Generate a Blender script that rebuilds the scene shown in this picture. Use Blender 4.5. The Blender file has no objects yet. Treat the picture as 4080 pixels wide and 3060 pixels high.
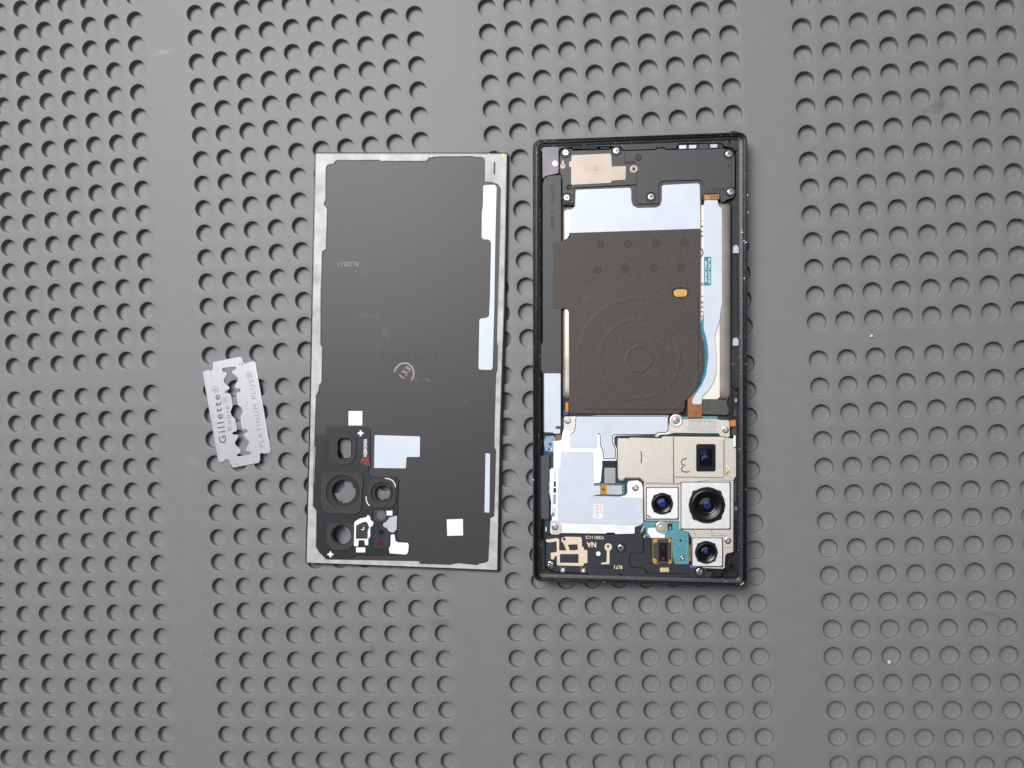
import bpy, math, random
from mathutils import Vector, Matrix
from mathutils.geometry import tessellate_polygon
random.seed(7)
rnd = random.Random(11)
S = bpy.context.scene
COL = S.collection
MM = 0.001

# ------------------------------------------------------------------ camera
CAM_H = 276.86                       # mm above the mat
ROT = Matrix(((0.99401971, 0.00027545, 0.10920043),
              (0.0, 0.99999682, -0.00252242),
              (-0.10920077, 0.00250733, 0.99401655)))
FPX = 2900.0                         # focal length in pixels of the 4080 px wide photograph
cam = bpy.data.cameras.new('camera')
cam.sensor_width = 36.0
cam.lens = 36.0 * FPX / 4080.0
cam.clip_start = 0.01
cam.clip_end = 20.0
cam_ob = bpy.data.objects.new('camera', cam)
COL.objects.link(cam_ob)
cam_ob.matrix_world = Matrix.Translation((0, 0, CAM_H * MM)) @ ROT.to_4x4()
S.camera = cam_ob

# ------------------------------------------------------------------ light
W = bpy.data.worlds.new('World')
S.world = W
W.use_nodes = True
bg = W.node_tree.nodes['Background']
bg.inputs['Color'].default_value = (0.86, 0.92, 1.0, 1)
bg.inputs['Strength'].default_value = 0.085


def area(name, loc, target, sx, sy, power, col):
    l = bpy.data.lights.new(name, 'AREA')
    l.shape = 'RECTANGLE'
    l.size, l.size_y, l.energy, l.color = sx, sy, power, col
    o = bpy.data.objects.new(name, l)
    COL.objects.link(o)
    o.location = loc
    o.rotation_euler = (Vector(target) - Vector(loc)).to_track_quat('-Z', 'Y').to_euler()
    return o


area('bench_lamp', (-0.38, 0.46, 0.88), (-0.06, 0.04, 0), 0.66, 0.56, 17.2, (1.0, 0.99, 0.98))
area('ceiling_panel', (-0.10, 0.25, 1.5), (0, 0, 0), 1.0, 0.8, 4.2, (0.80, 0.89, 1.0))

S.view_settings.view_transform = 'Standard'
S.view_settings.look = 'None'
S.view_settings.exposure = 0.0
S.view_settings.gamma = 1.0

# ------------------------------------------------------------------ photogrammetry: crop pixel -> millimetres on a level z
TAGS = {'A': (2080, 500, 2212 / 960), 'B': (2080, 1100, 2212 / 960), 'C': (2080, 1640, 2212 / 960),
        'D': (1180, 580, 2212 / 880), 'E': (1180, 1160, 2212 / 880), 'G': (1180, 1660, 2212 / 880),
        'K': (780, 1380, 3.19), 'P': (0, 0, 1.0)}


def at(t, x, y, z):
    ox, oy, s = TAGS[t]
    d = ROT @ Vector(((ox + x / s - 2040) / FPX, -(oy + y / s - 1530) / FPX, -1.0))
    k = (z - CAM_H) / d.z
    return Vector((d.x * k, d.y * k))


def rad(t, x, y, r, z):
    return (at(t, x + r, y, z) - at(t, x, y, z)).length


# ------------------------------------------------------------------ materials
def lin(c):
    return tuple(((v / 255) / 12.92 if v / 255 <= 0.04045 else ((v / 255 + 0.055) / 1.055) ** 2.4) for v in c)


def nn(nt, typ, **kw):
    n = nt.nodes.new(typ)
    for k, v in kw.items():
        setattr(n, k, v)
    return n


def mat(name, rgb, rough=0.5, metal=0.0, var=0.12, vscale=300, bump=0.0, bscale=2500, spec=0.5, coat=0.0,
        rvar=0.1, speck=None, speck_amt=0.0, speck_scale=1500, aniso=None):
    m = bpy.data.materials.new(name)
    m.use_nodes = True
    nt = m.node_tree
    b = nt.nodes['Principled BSDF']
    tc = nn(nt, 'ShaderNodeTexCoord')
    mp = nn(nt, 'ShaderNodeMapping')
    nt.links.new(tc.outputs['Object'], mp.inputs[0])
    if aniso:
        mp.inputs['Scale'].default_value = aniso
    c = lin(rgb)
    nz = nn(nt, 'ShaderNodeTexNoise')
    nz.inputs['Scale'].default_value = vscale
    nz.inputs['Detail'].default_value = 5
    nt.links.new(mp.outputs[0], nz.inputs['Vector'])
    rp = nn(nt, 'ShaderNodeValToRGB')
    rp.color_ramp.elements[0].position = 0.3
    rp.color_ramp.elements[1].position = 0.7
    rp.color_ramp.elements[0].color = (*[v * (1 - var) for v in c], 1)
    rp.color_ramp.elements[1].color = (*[min(1, v * (1 + var)) for v in c], 1)
    nt.links.new(nz.outputs['Fac'], rp.inputs[0])
    colout = rp.outputs[0]
    if speck:
        n2 = nn(nt, 'ShaderNodeTexNoise')
        n2.inputs['Scale'].default_value = speck_scale
        n2.inputs['Detail'].default_value = 3
        nt.links.new(tc.outputs['Object'], n2.inputs['Vector'])
        mr = nn(nt, 'ShaderNodeMapRange')
        mr.inputs['From Min'].default_value = 1 - speck_amt
        mr.inputs['From Max'].default_value = 1 - speck_amt + 0.06
        nt.links.new(n2.outputs['Fac'], mr.inputs['Value'])
        mx = nn(nt, 'ShaderNodeMix', data_type='RGBA')
        nt.links.new(mr.outputs[0], mx.inputs[0])
        nt.links.new(colout, mx.inputs[6])
        mx.inputs[7].default_value = (*lin(speck), 1)
        colout = mx.outputs[2]
    nt.links.new(colout, b.inputs['Base Color'])
    rr = nn(nt, 'ShaderNodeMapRange')
    rr.inputs['To Min'].default_value = max(0.02, rough - rvar)
    rr.inputs['To Max'].default_value = min(1, rough + rvar)
    nt.links.new(nz.outputs['Fac'], rr.inputs['Value'])
    nt.links.new(rr.outputs[0], b.inputs['Roughness'])
    b.inputs['Metallic'].default_value = metal
    b.inputs['Specular IOR Level'].default_value = spec
    b.inputs['Coat Weight'].default_value = coat
    b.inputs['Coat Roughness'].default_value = 0.08
    if bump:
        n3 = nn(nt, 'ShaderNodeTexNoise')
        n3.inputs['Scale'].default_value = bscale
        n3.inputs['Detail'].default_value = 4
        nt.links.new(mp.outputs[0], n3.inputs['Vector'])
        bp = nn(nt, 'ShaderNodeBump')
        bp.inputs['Strength'].default_value = 1.0
        bp.inputs['Distance'].default_value = bump * MM
        nt.links.new(n3.outputs['Fac'], bp.inputs['Height'])
        nt.links.new(bp.outputs[0], b.inputs['Normal'])
    return m


def pane(name, tint, gloss=0.08, rough=0.03):
    m = bpy.data.materials.new(name)
    m.use_nodes = True
    nt = m.node_tree
    nt.nodes.clear()
    o = nn(nt, 'ShaderNodeOutputMaterial')
    t = nn(nt, 'ShaderNodeBsdfTransparent')
    t.inputs[0].default_value = (*tint, 1)
    g = nn(nt, 'ShaderNodeBsdfGlossy')
    g.inputs['Roughness'].default_value = rough
    x = nn(nt, 'ShaderNodeMixShader')
    x.inputs[0].default_value = gloss
    nt.links.new(t.outputs[0], x.inputs[1])
    nt.links.new(g.outputs[0], x.inputs[2])
    nt.links.new(x.outputs[0], o.inputs[0])
    return m


M = {}
M['mat'] = mat('grey_silicone', (117, 116, 117), 0.52, var=0.03, vscale=140, bump=0.012, bscale=2600, spec=0.26,
               rvar=0.05, speck=(150, 149, 147), speck_amt=0.30, speck_scale=1700)
M['frame'] = mat('black_violet_metal', (32, 31, 34), 0.26, metal=0.75, var=0.2, vscale=500, bump=0.006, bscale=1200, coat=0.5, speck=(180, 180, 186), speck_amt=0.31, speck_scale=2300)
M['bare'] = mat('bare_violet_ledge', (104, 99, 106), 0.45, metal=0.15, var=0.3, vscale=160, bump=0.01, bscale=900)
M['ledge'] = mat('dark_glued_ledge', (30, 31, 35), 0.42, metal=0.1, var=0.35, vscale=700, bump=0.03, bscale=1500,
                 speck=(150, 152, 158), speck_amt=0.33, speck_scale=1900)
M['cavity'] = mat('black_cavity', (20, 20, 22), 0.5, var=0.3, bump=0.01)
M['plastic'] = mat('black_plastic', (62, 62, 63), 0.5, var=0.1, vscale=1800, bump=0.012, bscale=3600, spec=0.38)
M['plastic_blue'] = mat('blue_black_plastic', (47, 48, 53), 0.45, var=0.1, vscale=1800, bump=0.012, bscale=3600, spec=0.36)
M['rubber'] = mat('grey_rubber', (72, 73, 76), 0.65, var=0.06, bump=0.01, spec=0.3)
M['emboss'] = mat('embossed_black', (24, 24, 25), 0.5, spec=0.2)
M['liner'] = mat('blue_white_film', (194, 200, 211), 0.38, var=0.04, vscale=120, spec=0.5, bump=0.02, bscale=260)
M['white'] = mat('white_film', (228, 230, 233), 0.4, var=0.02, vscale=90)
M['steel'] = mat('bright_steel', (250, 250, 248), 0.34, metal=0.35, var=0.05, vscale=250, bump=0.004, bscale=900)
M['silver'] = mat('brushed_silver', (250, 250, 248), 0.30, metal=0.45, var=0.02, vscale=500)
M['champagne'] = mat('champagne_metal', (216, 206, 195), 0.38, metal=0.4, var=0.10, vscale=2600, bump=0.006, bscale=3200)
M['copper'] = mat('copper_foil', (176, 162, 150), 0.5, metal=0.2, var=0.14, vscale=140, bump=0.006, bscale=2400)
M['gold'] = mat('gold_trace', (226, 206, 180), 0.45, metal=0.3, var=0.05, vscale=900)
M['goldpad'] = mat('bright_gold', (196, 158, 84), 0.35, metal=0.5, var=0.05)
M['screw'] = mat('screw_steel', (196, 197, 200), 0.24, metal=0.9, var=0.06, vscale=2000)
M['amber'] = mat('amber_flex', (140, 90, 48), 0.3, var=0.2, vscale=500, coat=0.3)
M['teal'] = mat('teal_board', (82, 138, 150), 0.4, var=0.15, vscale=700)
M['teal_dark'] = mat('teal_flex', (40, 120, 142), 0.38, var=0.12, vscale=700)
M['coil'] = mat('brown_black_sheet', (72, 66, 62), 0.56, var=0.22, vscale=1500, bump=0.09, bscale=1300, spec=0.22)
M['coil_hole'] = mat('sheet_recess', (62, 57, 54), 0.6, var=0.06, bump=0.01, spec=0.22)
M['pouch'] = mat('battery_pouch', (160, 153, 142), 0.3, metal=0.5, var=0.12, vscale=140, bump=0.05, bscale=160)
M['cream'] = mat('cream_label', (220, 217, 206), 0.45, var=0.03)
M['smoke'] = mat('smoky_tape', (80, 77, 72), 0.22, var=0.15, vscale=220, bump=0.05, bscale=220, coat=0.3)
M['ink'] = mat('black_ink', (30, 28, 28), 0.5)
M['whiteink'] = mat('white_ink', (228, 230, 232), 0.5)
M['goldink'] = mat('cream_ink', (222, 204, 178), 0.5)
M['orangeink'] = mat('orange_ink', (190, 96, 40), 0.5)
M['purple'] = mat('purple_marker', (74, 60, 92), 0.5, var=0.3, vscale=2000)
M['grey_chip'] = mat('grey_block', (156, 158, 162), 0.42, metal=0.2, var=0.05)
M['black_gloss'] = mat('black_barrel', (8, 8, 9), 0.3, var=0.2)
M['black_matt'] = mat('black_matt', (17, 17, 18), 0.6, var=0.2)
M['lens'] = mat('lens_glass', (8, 11, 20), 0.04, spec=0.5, coat=0.3, var=0.1)
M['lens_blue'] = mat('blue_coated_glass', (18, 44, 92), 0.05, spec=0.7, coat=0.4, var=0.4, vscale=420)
M['flash'] = mat('flash_phosphor', (214, 200, 164), 0.25, var=0.1, vscale=900, coat=1.0)
M['clear'] = pane('clear_plastic', (0.88, 0.9, 0.92), 0.14, 0.08)
M['pane'] = pane('lens_window_glass', (0.95, 0.97, 0.99), 0.06, 0.02)
M['frost'] = mat('frosted_window', (92, 92, 96), 0.4, var=0.05)
M['glass_rim'] = mat('dark_glass_edge', (50, 48, 40), 0.2, metal=0.2, var=0.5, vscale=900, coat=0.6, speck=(150, 140, 100), speck_amt=0.36, speck_scale=1400)
M['glue'] = mat('grey_adhesive', (172, 172, 169), 0.42, var=0.26, vscale=170, bump=0.09, bscale=380, spec=0.22,
                speck=(188, 188, 186), speck_amt=0.34, speck_scale=600)
M['film'] = mat('dark_grey_film', (52, 49, 49), 0.48, var=0.02, vscale=900, rvar=0.015, bump=0.004, bscale=3000, spec=0.42)
M['camframe'] = mat('black_camera_frame', (36, 37, 41), 0.42, var=0.06, vscale=800, bump=0.006, bscale=3000, spec=0.35)
M['foam'] = mat('dark_foam', (62, 60, 58), 0.75, var=0.15, vscale=2200, bump=0.02, bscale=2600, spec=0.2)
M['red'] = mat('red_mark', (120, 44, 34), 0.6, var=0.3, vscale=1200)
M['redglass'] = mat('red_window', (92, 26, 30), 0.2, var=0.1)
M['marker'] = mat('pale_marker', (150, 138, 132), 0.6, var=0.2, vscale=1800)
M['etch'] = mat('pale_etching', (132, 132, 140), 0.6, var=0.35, vscale=3000)
M['blade'] = mat('razor_steel', (166, 167, 171), 0.44, metal=0.45, var=0.06, vscale=700, bump=0.004, bscale=900, aniso=(2.2, .12, 1),
                 rvar=0.08, speck=(206, 198, 186), speck_amt=0.30, speck_scale=420)
M['film_emboss'] = mat('pressed_film', (27, 25, 25), .5)
M['edge'] = mat('ground_edge', (250, 250, 250), 0.22, metal=0.95, var=0.03)
M['bladeink'] = mat('worn_black_print', (78, 78, 78), 0.6, var=0.35, vscale=1500)
M['bladeink2'] = mat('worn_grey_print', (120, 120, 120), 0.6, var=0.3, vscale=1500)
M['dust'] = mat('pale_dust', (214, 214, 210), 0.8)
M['crumb'] = mat('beige_crumb', (196, 180, 150), 0.7, var=0.2, vscale=1500)
M['crumbw'] = mat('white_crumb', (206, 204, 196), 0.7, var=0.1, vscale=1500)


# ------------------------------------------------------------------ mesh helpers (all millimetres, world; converted to the parent's base)
def base_of(o):
    v = Vector((0, 0, 0))
    while o is not None:
        v += o.location
        o = o.parent
    return v


def link(name, verts, faces, m, parent=None, smooth=False, mats=None, fm=None):
    me = bpy.data.meshes.new(name)
    b = base_of(parent) if parent else Vector((0, 0, 0))
    me.from_pydata([(x * MM - b.x, y * MM - b.y, z * MM - b.z) for x, y, z in verts], [], faces)
    for mm_ in (mats or [m]):
        me.materials.append(mm_)
    if fm:
        me.polygons.foreach_set('material_index', fm)
    if smooth:
        me.polygons.foreach_set('use_smooth', [True] * len(faces))
    me.update()
    o = bpy.data.objects.new(name, me)
    COL.objects.link(o)
    if parent:
        o.parent = parent
    return o


def thing(name, label, cat, x, y, z=0):
    o = bpy.data.objects.new(name, None)
    COL.objects.link(o)
    o.location = (x * MM, y * MM, z * MM)
    o.empty_display_size = 0.02
    o['label'] = label
    o['category'] = cat
    return o


def area2(p):
    return 0.5 * sum(p[i].x * p[(i + 1) % len(p)].y - p[(i + 1) % len(p)].x * p[i].y for i in range(len(p)))


def fillet(p, r, seg=4):
    n = len(p)
    out = []
    for i in range(n):
        a, b, c = p[i - 1], p[i], p[(i + 1) % n]
        u, v = (a - b), (c - b)
        lu, lv = u.length, v.length
        if lu < 1e-6 or lv < 1e-6:
            continue
        u /= lu
        v /= lv
        ang = math.acos(max(-1, min(1, u.dot(v))))
        if ang > 2.9 or ang < 0.15:
            out.append(b)
            continue
        t = min(r / math.tan(ang / 2), 0.45 * lu, 0.45 * lv)
        p0, p1 = b + u * t, b + v * t
        for k in range(seg + 1):
            s = k / seg
            out.append(p0 * (1 - s) ** 2 + b * (2 * s * (1 - s)) + p1 * s ** 2)
    return out


def offset(p, d):
    """positive d moves a counter-clockwise loop inward"""
    n = len(p)
    out = []
    for i in range(n):
        a, b, c = p[i - 1], p[i], p[(i + 1) % n]
        e1, e2 = (b - a), (c - b)
        if e1.length < 1e-7:
            e1 = e2
        if e2.length < 1e-7:
            e2 = e1
        n1 = Vector((-e1.y, e1.x)).normalized()
        n2 = Vector((-e2.y, e2.x)).normalized()
        m = n1 + n2
        if m.length < 1e-4:
            out.append(b + n1 * d)
            continue
        m.normalize()
        out.append(b + m * (d / max(0.5, m.dot(n1))))
    return out


def geo(outer, holes, z0, z1, bev):
    """solid plate from loops: top face, chamfer, walls"""
    if area2(outer) < 0:
        outer = outer[::-1]
    holes = [h if area2(h) < 0 else h[::-1] for h in holes]
    V, Fc = [], []
    tops = []
    for lp in [outer] + holes:
        n = len(lp)
        top = offset(lp, bev) if bev else lp
        b0 = len(V)
        V += [(q.x, q.y, z0) for q in lp]
        rings = [b0]
        if bev:
            rings.append(len(V))
            V += [(q.x, q.y, z1 - bev) for q in lp]
        rings.append(len(V))
        V += [(q.x, q.y, z1) for q in top]
        for r0, r1 in zip(rings, rings[1:]):
            for i in range(n):
                j = (i + 1) % n
                Fc.append((r0 + i, r0 + j, r1 + j, r1 + i))
        tops.append((rings[-1], top))
    idx = [s + k for s, t in tops for k in range(len(t))]
    for t in tessellate_polygon([[Vector((q.x, q.y, 0)) for q in t] for s, t in tops]):
        a, b, c = (idx[k] for k in t)
        va, vb, vc = V[a], V[b], V[c]
        cr = (vb[0] - va[0]) * (vc[1] - va[1]) - (vc[0] - va[0]) * (vb[1] - va[1])
        Fc.append((a, b, c) if cr > 0 else (a, c, b))
    return V, Fc


def px(t, pts, z):
    """[(x,y)] or [(tag,x,y)] crop pixels -> millimetres"""
    return [at(q[0], q[1], q[2], z) if len(q) == 3 else at(t, q[0], q[1], z) for q in pts]


def plate(name, t, pts, z0, z1, m, parent, r=0.3, bev=0.08, holes=(), hr=0.3, grow=0.0):
    outer = fillet(px(t, pts, z1), r) if r else px(t, pts, z1)
    if grow:
        outer = offset(outer, -grow if area2(outer) > 0 else grow)
    hl = [fillet(px(t, h, z1), hr) if hr else px(t, h, z1) for h in holes]
    V, Fc = geo(outer, hl, z0, z1, bev)
    return link(name, V, Fc, M[m] if isinstance(m, str) else m, parent)


def rect(x0, y0, x1, y1):
    return [(x0, y0), (x1, y0), (x1, y1), (x0, y1)]


def circ(x, y, r, n=28, ry=None):
    return [(x + r * math.cos(2 * math.pi * k / n), y + (ry or r) * math.sin(2 * math.pi * k / n)) for k in range(n)]


def lathe(name, t, x, y, prof, m, parent, n=40, cap=True, z=7.5):
    """profile in crop pixels radius / mm height"""
    c = at(t, x, y, z)
    k = rad(t, x, y, 100, z) / 100
    V, Fc = [], []
    for r, zz in prof:
        V += [(c.x + r * k * math.cos(2 * math.pi * i / n), c.y + r * k * math.sin(2 * math.pi * i / n), zz) for i in range(n)]
    for a in range(len(prof) - 1):
        for i in range(n):
            j = (i + 1) % n
            Fc.append((a * n + i, a * n + j, a * n + n + j, a * n + n + i))
    if cap:
        Fc.append(tuple((len(prof) - 1) * n + i for i in range(n)))
    o = link(name, V, Fc, M[m], parent, smooth=True)
    return o


FONT = None


def text(t, x, y, w, h, s, ang, z, m, parent, bold=0.0, space=1.0, name='lettering', thick=0.03):
    """flat print: box of w x h crop px centred on x,y; ang = reading direction, degrees counter-clockwise"""
    cu = bpy.data.curves.new('lettering', 'FONT')
    cu.body = s
    cu.space_character = space
    cu.offset = bold
    cu.resolution_u = 3
    tmp = bpy.data.objects.new('lettering', cu)
    COL.objects.link(tmp)
    dg = bpy.context.evaluated_depsgraph_get()
    me = bpy.data.meshes.new_from_object(tmp.evaluated_get(dg))
    bpy.data.objects.remove(tmp)
    xs = [v.co.x for v in me.vertices]
    ys = [v.co.y for v in me.vertices]
    k = rad(t, x, y, 100, z) / 100
    sx = w * k / max(1e-6, max(xs) - min(xs))
    sy = h * k / max(1e-6, max(ys) - min(ys))
    mx, my = (max(xs) + min(xs)) / 2, (max(ys) + min(ys)) / 2
    c = at(t, x, y, z)
    ca, sa = math.cos(math.radians(ang)), math.sin(math.radians(ang))
    V = []
    for v in me.vertices:
        a, b = (v.co.x - mx) * sx, (v.co.y - my) * sy
        V.append((c.x + a * ca - b * sa, c.y + a * sa + b * ca, z))
    Fc = [tuple(p.vertices) for p in me.polygons]
    bpy.data.meshes.remove(me)
    return link(name, V, Fc, M[m], parent)


def stroke(t, pts, wpx, z, m, parent, name='marker_stroke', closed=False, h=0.03):
    """a flat drawn line of even width through crop pixels"""
    P = px(t, pts, z)
    k = rad(t, pts[0][-2], pts[0][-1], 100, z) / 100
    w = wpx * k / 2
    V, Fc = [], []
    n = len(P)
    for i in range(n):
        a = P[i - 1] if (i or closed) else P[0]
        b = P[(i + 1) % n] if (i < n - 1 or closed) else P[-1]
        d = (b - a).normalized()
        q = Vector((-d.y, d.x)) * w
        V += [((P[i] + q).x, (P[i] + q).y, z), ((P[i] - q).x, (P[i] - q).y, z)]
    for i in range(n if closed else n - 1):
        j = (i + 1) % n
        Fc.append((2 * i, 2 * i + 1, 2 * j + 1, 2 * j))
    return link(name, V, Fc, M[m], parent)


def rrect(cx, cy, w, h, r, seg=8):
    out = []
    for sx, sy, a0 in ((1, 1, 0), (-1, 1, 90), (-1, -1, 180), (1, -1, 270)):
        for k in range(seg + 1):
            a = math.radians(a0 + 90 * k / seg)
            out.append(Vector((cx + sx * (w / 2 - r) + r * math.cos(a), cy + sy * (h / 2 - r) + r * math.sin(a))))
    return out


def loft(name, loops, m, parent, cap=False, smooth=True):
    """loops: [(points, z)] outside to inside"""
    V, Fc = [], []
    n = len(loops[0][0])
    for lp, z in loops:
        V += [(q.x, q.y, z) for q in lp]
    for a in range(len(loops) - 1):
        for i in range(n):
            j = (i + 1) % n
            Fc.append((a * n + i, a * n + j, a * n + n + j, a * n + n + i))
    if cap:
        Fc.append(tuple((len(loops) - 1) * n + i for i in range(n)))
    return link(name, V, Fc, M[m], parent, smooth=smooth)


# ------------------------------------------------------------------ the mat
MAT_O = Vector((-158.956, 149.918))
MAT_A = math.radians(2.7414)
PX, PY = 10.0, 9.854
HOLE_R, HOLE_D = 3.42, 2.2


def build_mat():
    V, Fc = [], []
    N = 32
    ca, sa = math.cos(MAT_A), math.sin(MAT_A)

    def w(u, v, z):
        V.append((MAT_O.x + u * ca - v * sa, MAT_O.y + u * sa + v * ca, z))
        return len(V) - 1
    ublocks = [(-25.762 - 90, 10), (0, 10), (118.348, 10), (234.443, 10)]
    vblocks = [(59.1, -6, 0), (0, 0, 15), (-15 * PY - 3.983, 0, 20)]
    rows = [(-(r) * PY) for r in range(-5, 15)] + [-(r * PY + 3.983) for r in range(15, 36)]
    r_rows = [rows[:20], rows[20:]]
    prof = [(0.26, 0.0), (0.10, -0.035), (0.02, -0.12), (0.0, -0.3), (-0.02, -HOLE_D + 0.2), (-0.16, -HOLE_D + 0.02), (-0.3, -HOLE_D)]
    for u0, nc in ublocks:
        for c in range(nc):
            for v in rows:
                cu, cv = u0 + c * PX, v
                jr = HOLE_R * (1 + rnd.uniform(-0.02, 0.015))
                jw = [rnd.gauss(0, .022) for _ in range(N)]
                if rnd.random() < .12:
                    k0 = rnd.randrange(N)
                    jw[k0] += rnd.choice((-.2, .14))
                    jw[(k0 + 1) % N] += rnd.choice((-.12, .08))
                ju, jv = rnd.uniform(-0.05, 0.05), rnd.uniform(-0.05, 0.05)
                ring = []
                for k in range(N):
                    a = 2 * math.pi * k / N
                    x, y = math.cos(a), math.sin(a)
                    s = 1 / max(abs(x), abs(y))
                    ring.append(w(cu + x * s * PX / 2, cv + y * s * PY / 2, 0))
                prev = ring
                for dr, z in prof:
                    cur = [w(cu + ju + (jr + dr + jw[k]) * math.cos(2 * math.pi * k / N), cv + jv + (jr + dr + jw[k]) * math.sin(2 * math.pi * k / N), z) for k in range(N)]
                    for k in range(N):
                        j = (k + 1) % N
                        Fc.append((prev[k], prev[j], cur[j], cur[k]))
                    prev = cur
                Fc.append(tuple(prev))
    # flat strips between the blocks
    top, bot = rows[0] + PY / 2, rows[-1] - PY / 2
    xs = [-240.0]
    for u0, nc in ublocks:
        xs += [u0 - PX / 2, u0 + (nc - 1) * PX + PX / 2]
    xs.append(400.0)

    def quad(x0, x1, y0, y1):
        Fc.append((w(x0, y0, 0), w(x1, y0, 0), w(x1, y1, 0), w(x0, y1, 0)))
    for i in range(0, len(xs), 2):
        quad(xs[i], xs[i + 1], bot, top)
    g0, g1 = rows[20] + PY / 2, rows[19] - PY / 2
    for u0, nc in ublocks:
        quad(u0 - PX / 2, u0 + (nc - 1) * PX + PX / 2, g0, g1)
    quad(xs[0], xs[-1], top, top + 60)
    quad(xs[0], xs[-1], bot - 60, bot)
    o = link('work_mat', V, Fc, M['mat'], None, smooth=True)
    o.data.set_sharp_from_angle(angle=math.radians(50)) if hasattr(o.data, 'set_sharp_from_angle') else None
    o['kind'] = 'structure'
    o['label'] = 'grey silicone work mat with blocks of round recesses'
    return ublocks, rows


UB, ROWS = build_mat()


def mat_uv(u, v):
    ca, sa = math.cos(MAT_A), math.sin(MAT_A)
    return MAT_O.x + u * ca - v * sa, MAT_O.y + u * sa + v * ca


# lint and grit
def build_dust():
    V, Fc = [], []

    def flake(x, y, z, s):
        n = rnd.choice((3, 4, 5))
        b = len(V)
        a0 = rnd.random() * 6.28
        el = rnd.uniform(0.4, 1)
        for k in range(n):
            a = 2 * math.pi * k / n
            dx, dy = s * math.cos(a) * rnd.uniform(.6, 1), s * el * math.sin(a) * rnd.uniform(.6, 1)
            V.append((x + dx * math.cos(a0) - dy * math.sin(a0), y + dx * math.sin(a0) + dy * math.cos(a0), z))
        V.append((x, y, z + s * 0.7))
        for k in range(n):
            Fc.append((b + k, b + (k + 1) % n, b + n))

    def fibre(x, y, z, L):
        a = rnd.random() * 6.28
        b = len(V)
        for k in range(4):
            V.append((x, y, z + 0.05))
            V.append((x + 0.05 * math.sin(a), y - 0.05 * math.cos(a), z + 0.05))
            x += L / 3 * math.cos(a)
            y += L / 3 * math.sin(a)
            a += rnd.uniform(-.7, .7)
        for k in range(3):
            Fc.append((b + 2 * k, b + 2 * k + 1, b + 2 * k + 3, b + 2 * k + 2))
    for u0, nc in UB:
        for c in range(nc):
            for v in ROWS:
                cx, cy = mat_uv(u0 + c * PX, v)
                if abs(cx) > 260 or abs(cy) > 180:
                    continue
                k = 4 if cx < 30 else 13
                for _ in range(rnd.randint(1, k)):
                    a, r = rnd.random() * 6.28, 2.7 * math.sqrt(rnd.random())
                    if rnd.random() < .45:
                        flake(cx + r * math.cos(a), cy + r * math.sin(a), -HOLE_D, rnd.choice((.06, .08, .10, .15)))
                    else:
                        fibre(cx + r * math.cos(a), cy + r * math.sin(a), -HOLE_D, rnd.uniform(.3, .9))
    ca, sa = math.cos(MAT_A), math.sin(MAT_A)
    for _ in range(1500):
        x, y = rnd.uniform(-235, 195), rnd.uniform(-155, 155)
        dx, dy = x - MAT_O.x, y - MAT_O.y
        u, v = dx * ca + dy * sa, -dx * sa + dy * ca
        inside = False
        for u0, nc in UB:
            c = round((u - u0) / PX)
            if 0 <= c < nc and any(abs(v - rv) < 6 and math.hypot(u - u0 - c * PX, v - rv) < 3.8 for rv in ROWS):
                inside = True
        if not inside:
            (flake if rnd.random() < .7 else fibre)(x, y, 0.0, rnd.choice((.05, .07, .09, .2)))
    o = link('dust', V, Fc, M['dust'])
    o['kind'] = 'stuff'
    o['label'] = 'pale lint and grit scattered over the mat'


build_dust()


def crumb(t, x, y, z, r, m, label):
    c = at(t, x, y, z)
    V, Fc = [], []
    n, L = 9, 5
    for i in range(L):
        ph = math.pi * (i + .3) / (L - .4)
        for k in range(n):
            a = 2 * math.pi * k / n
            rr = r * (1 + rnd.uniform(-.22, .22)) * math.sin(min(ph, 3.1))
            V.append((c.x + rr * math.cos(a), c.y + rr * 1.15 * math.sin(a), z + r * .8 - r * .8 * math.cos(ph)))
    for i in range(L - 1):
        for k in range(n):
            Fc.append((i * n + k, i * n + (k + 1) % n, i * n + n + (k + 1) % n, i * n + n + k))
    Fc.append(tuple((L - 1) * n + k for k in range(n)))
    o = link('crumb', V, Fc, M[m])
    o['label'], o['category'] = label, 'crumb'


crumb('P', 2720 + 1334 / 1.6265, 2040 + 970 / 1.6265, -HOLE_D, 0.72, 'crumb', 'tiny beige crumb lying inside one of the round mat holes')
crumb('P', 2720 + 1222 / 1.6265, 1020 + 519 / 1.6265, 0.0, 0.5, 'crumbw', 'tiny white crumb on the flat mat between two rows of holes, beside the phone')

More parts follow.
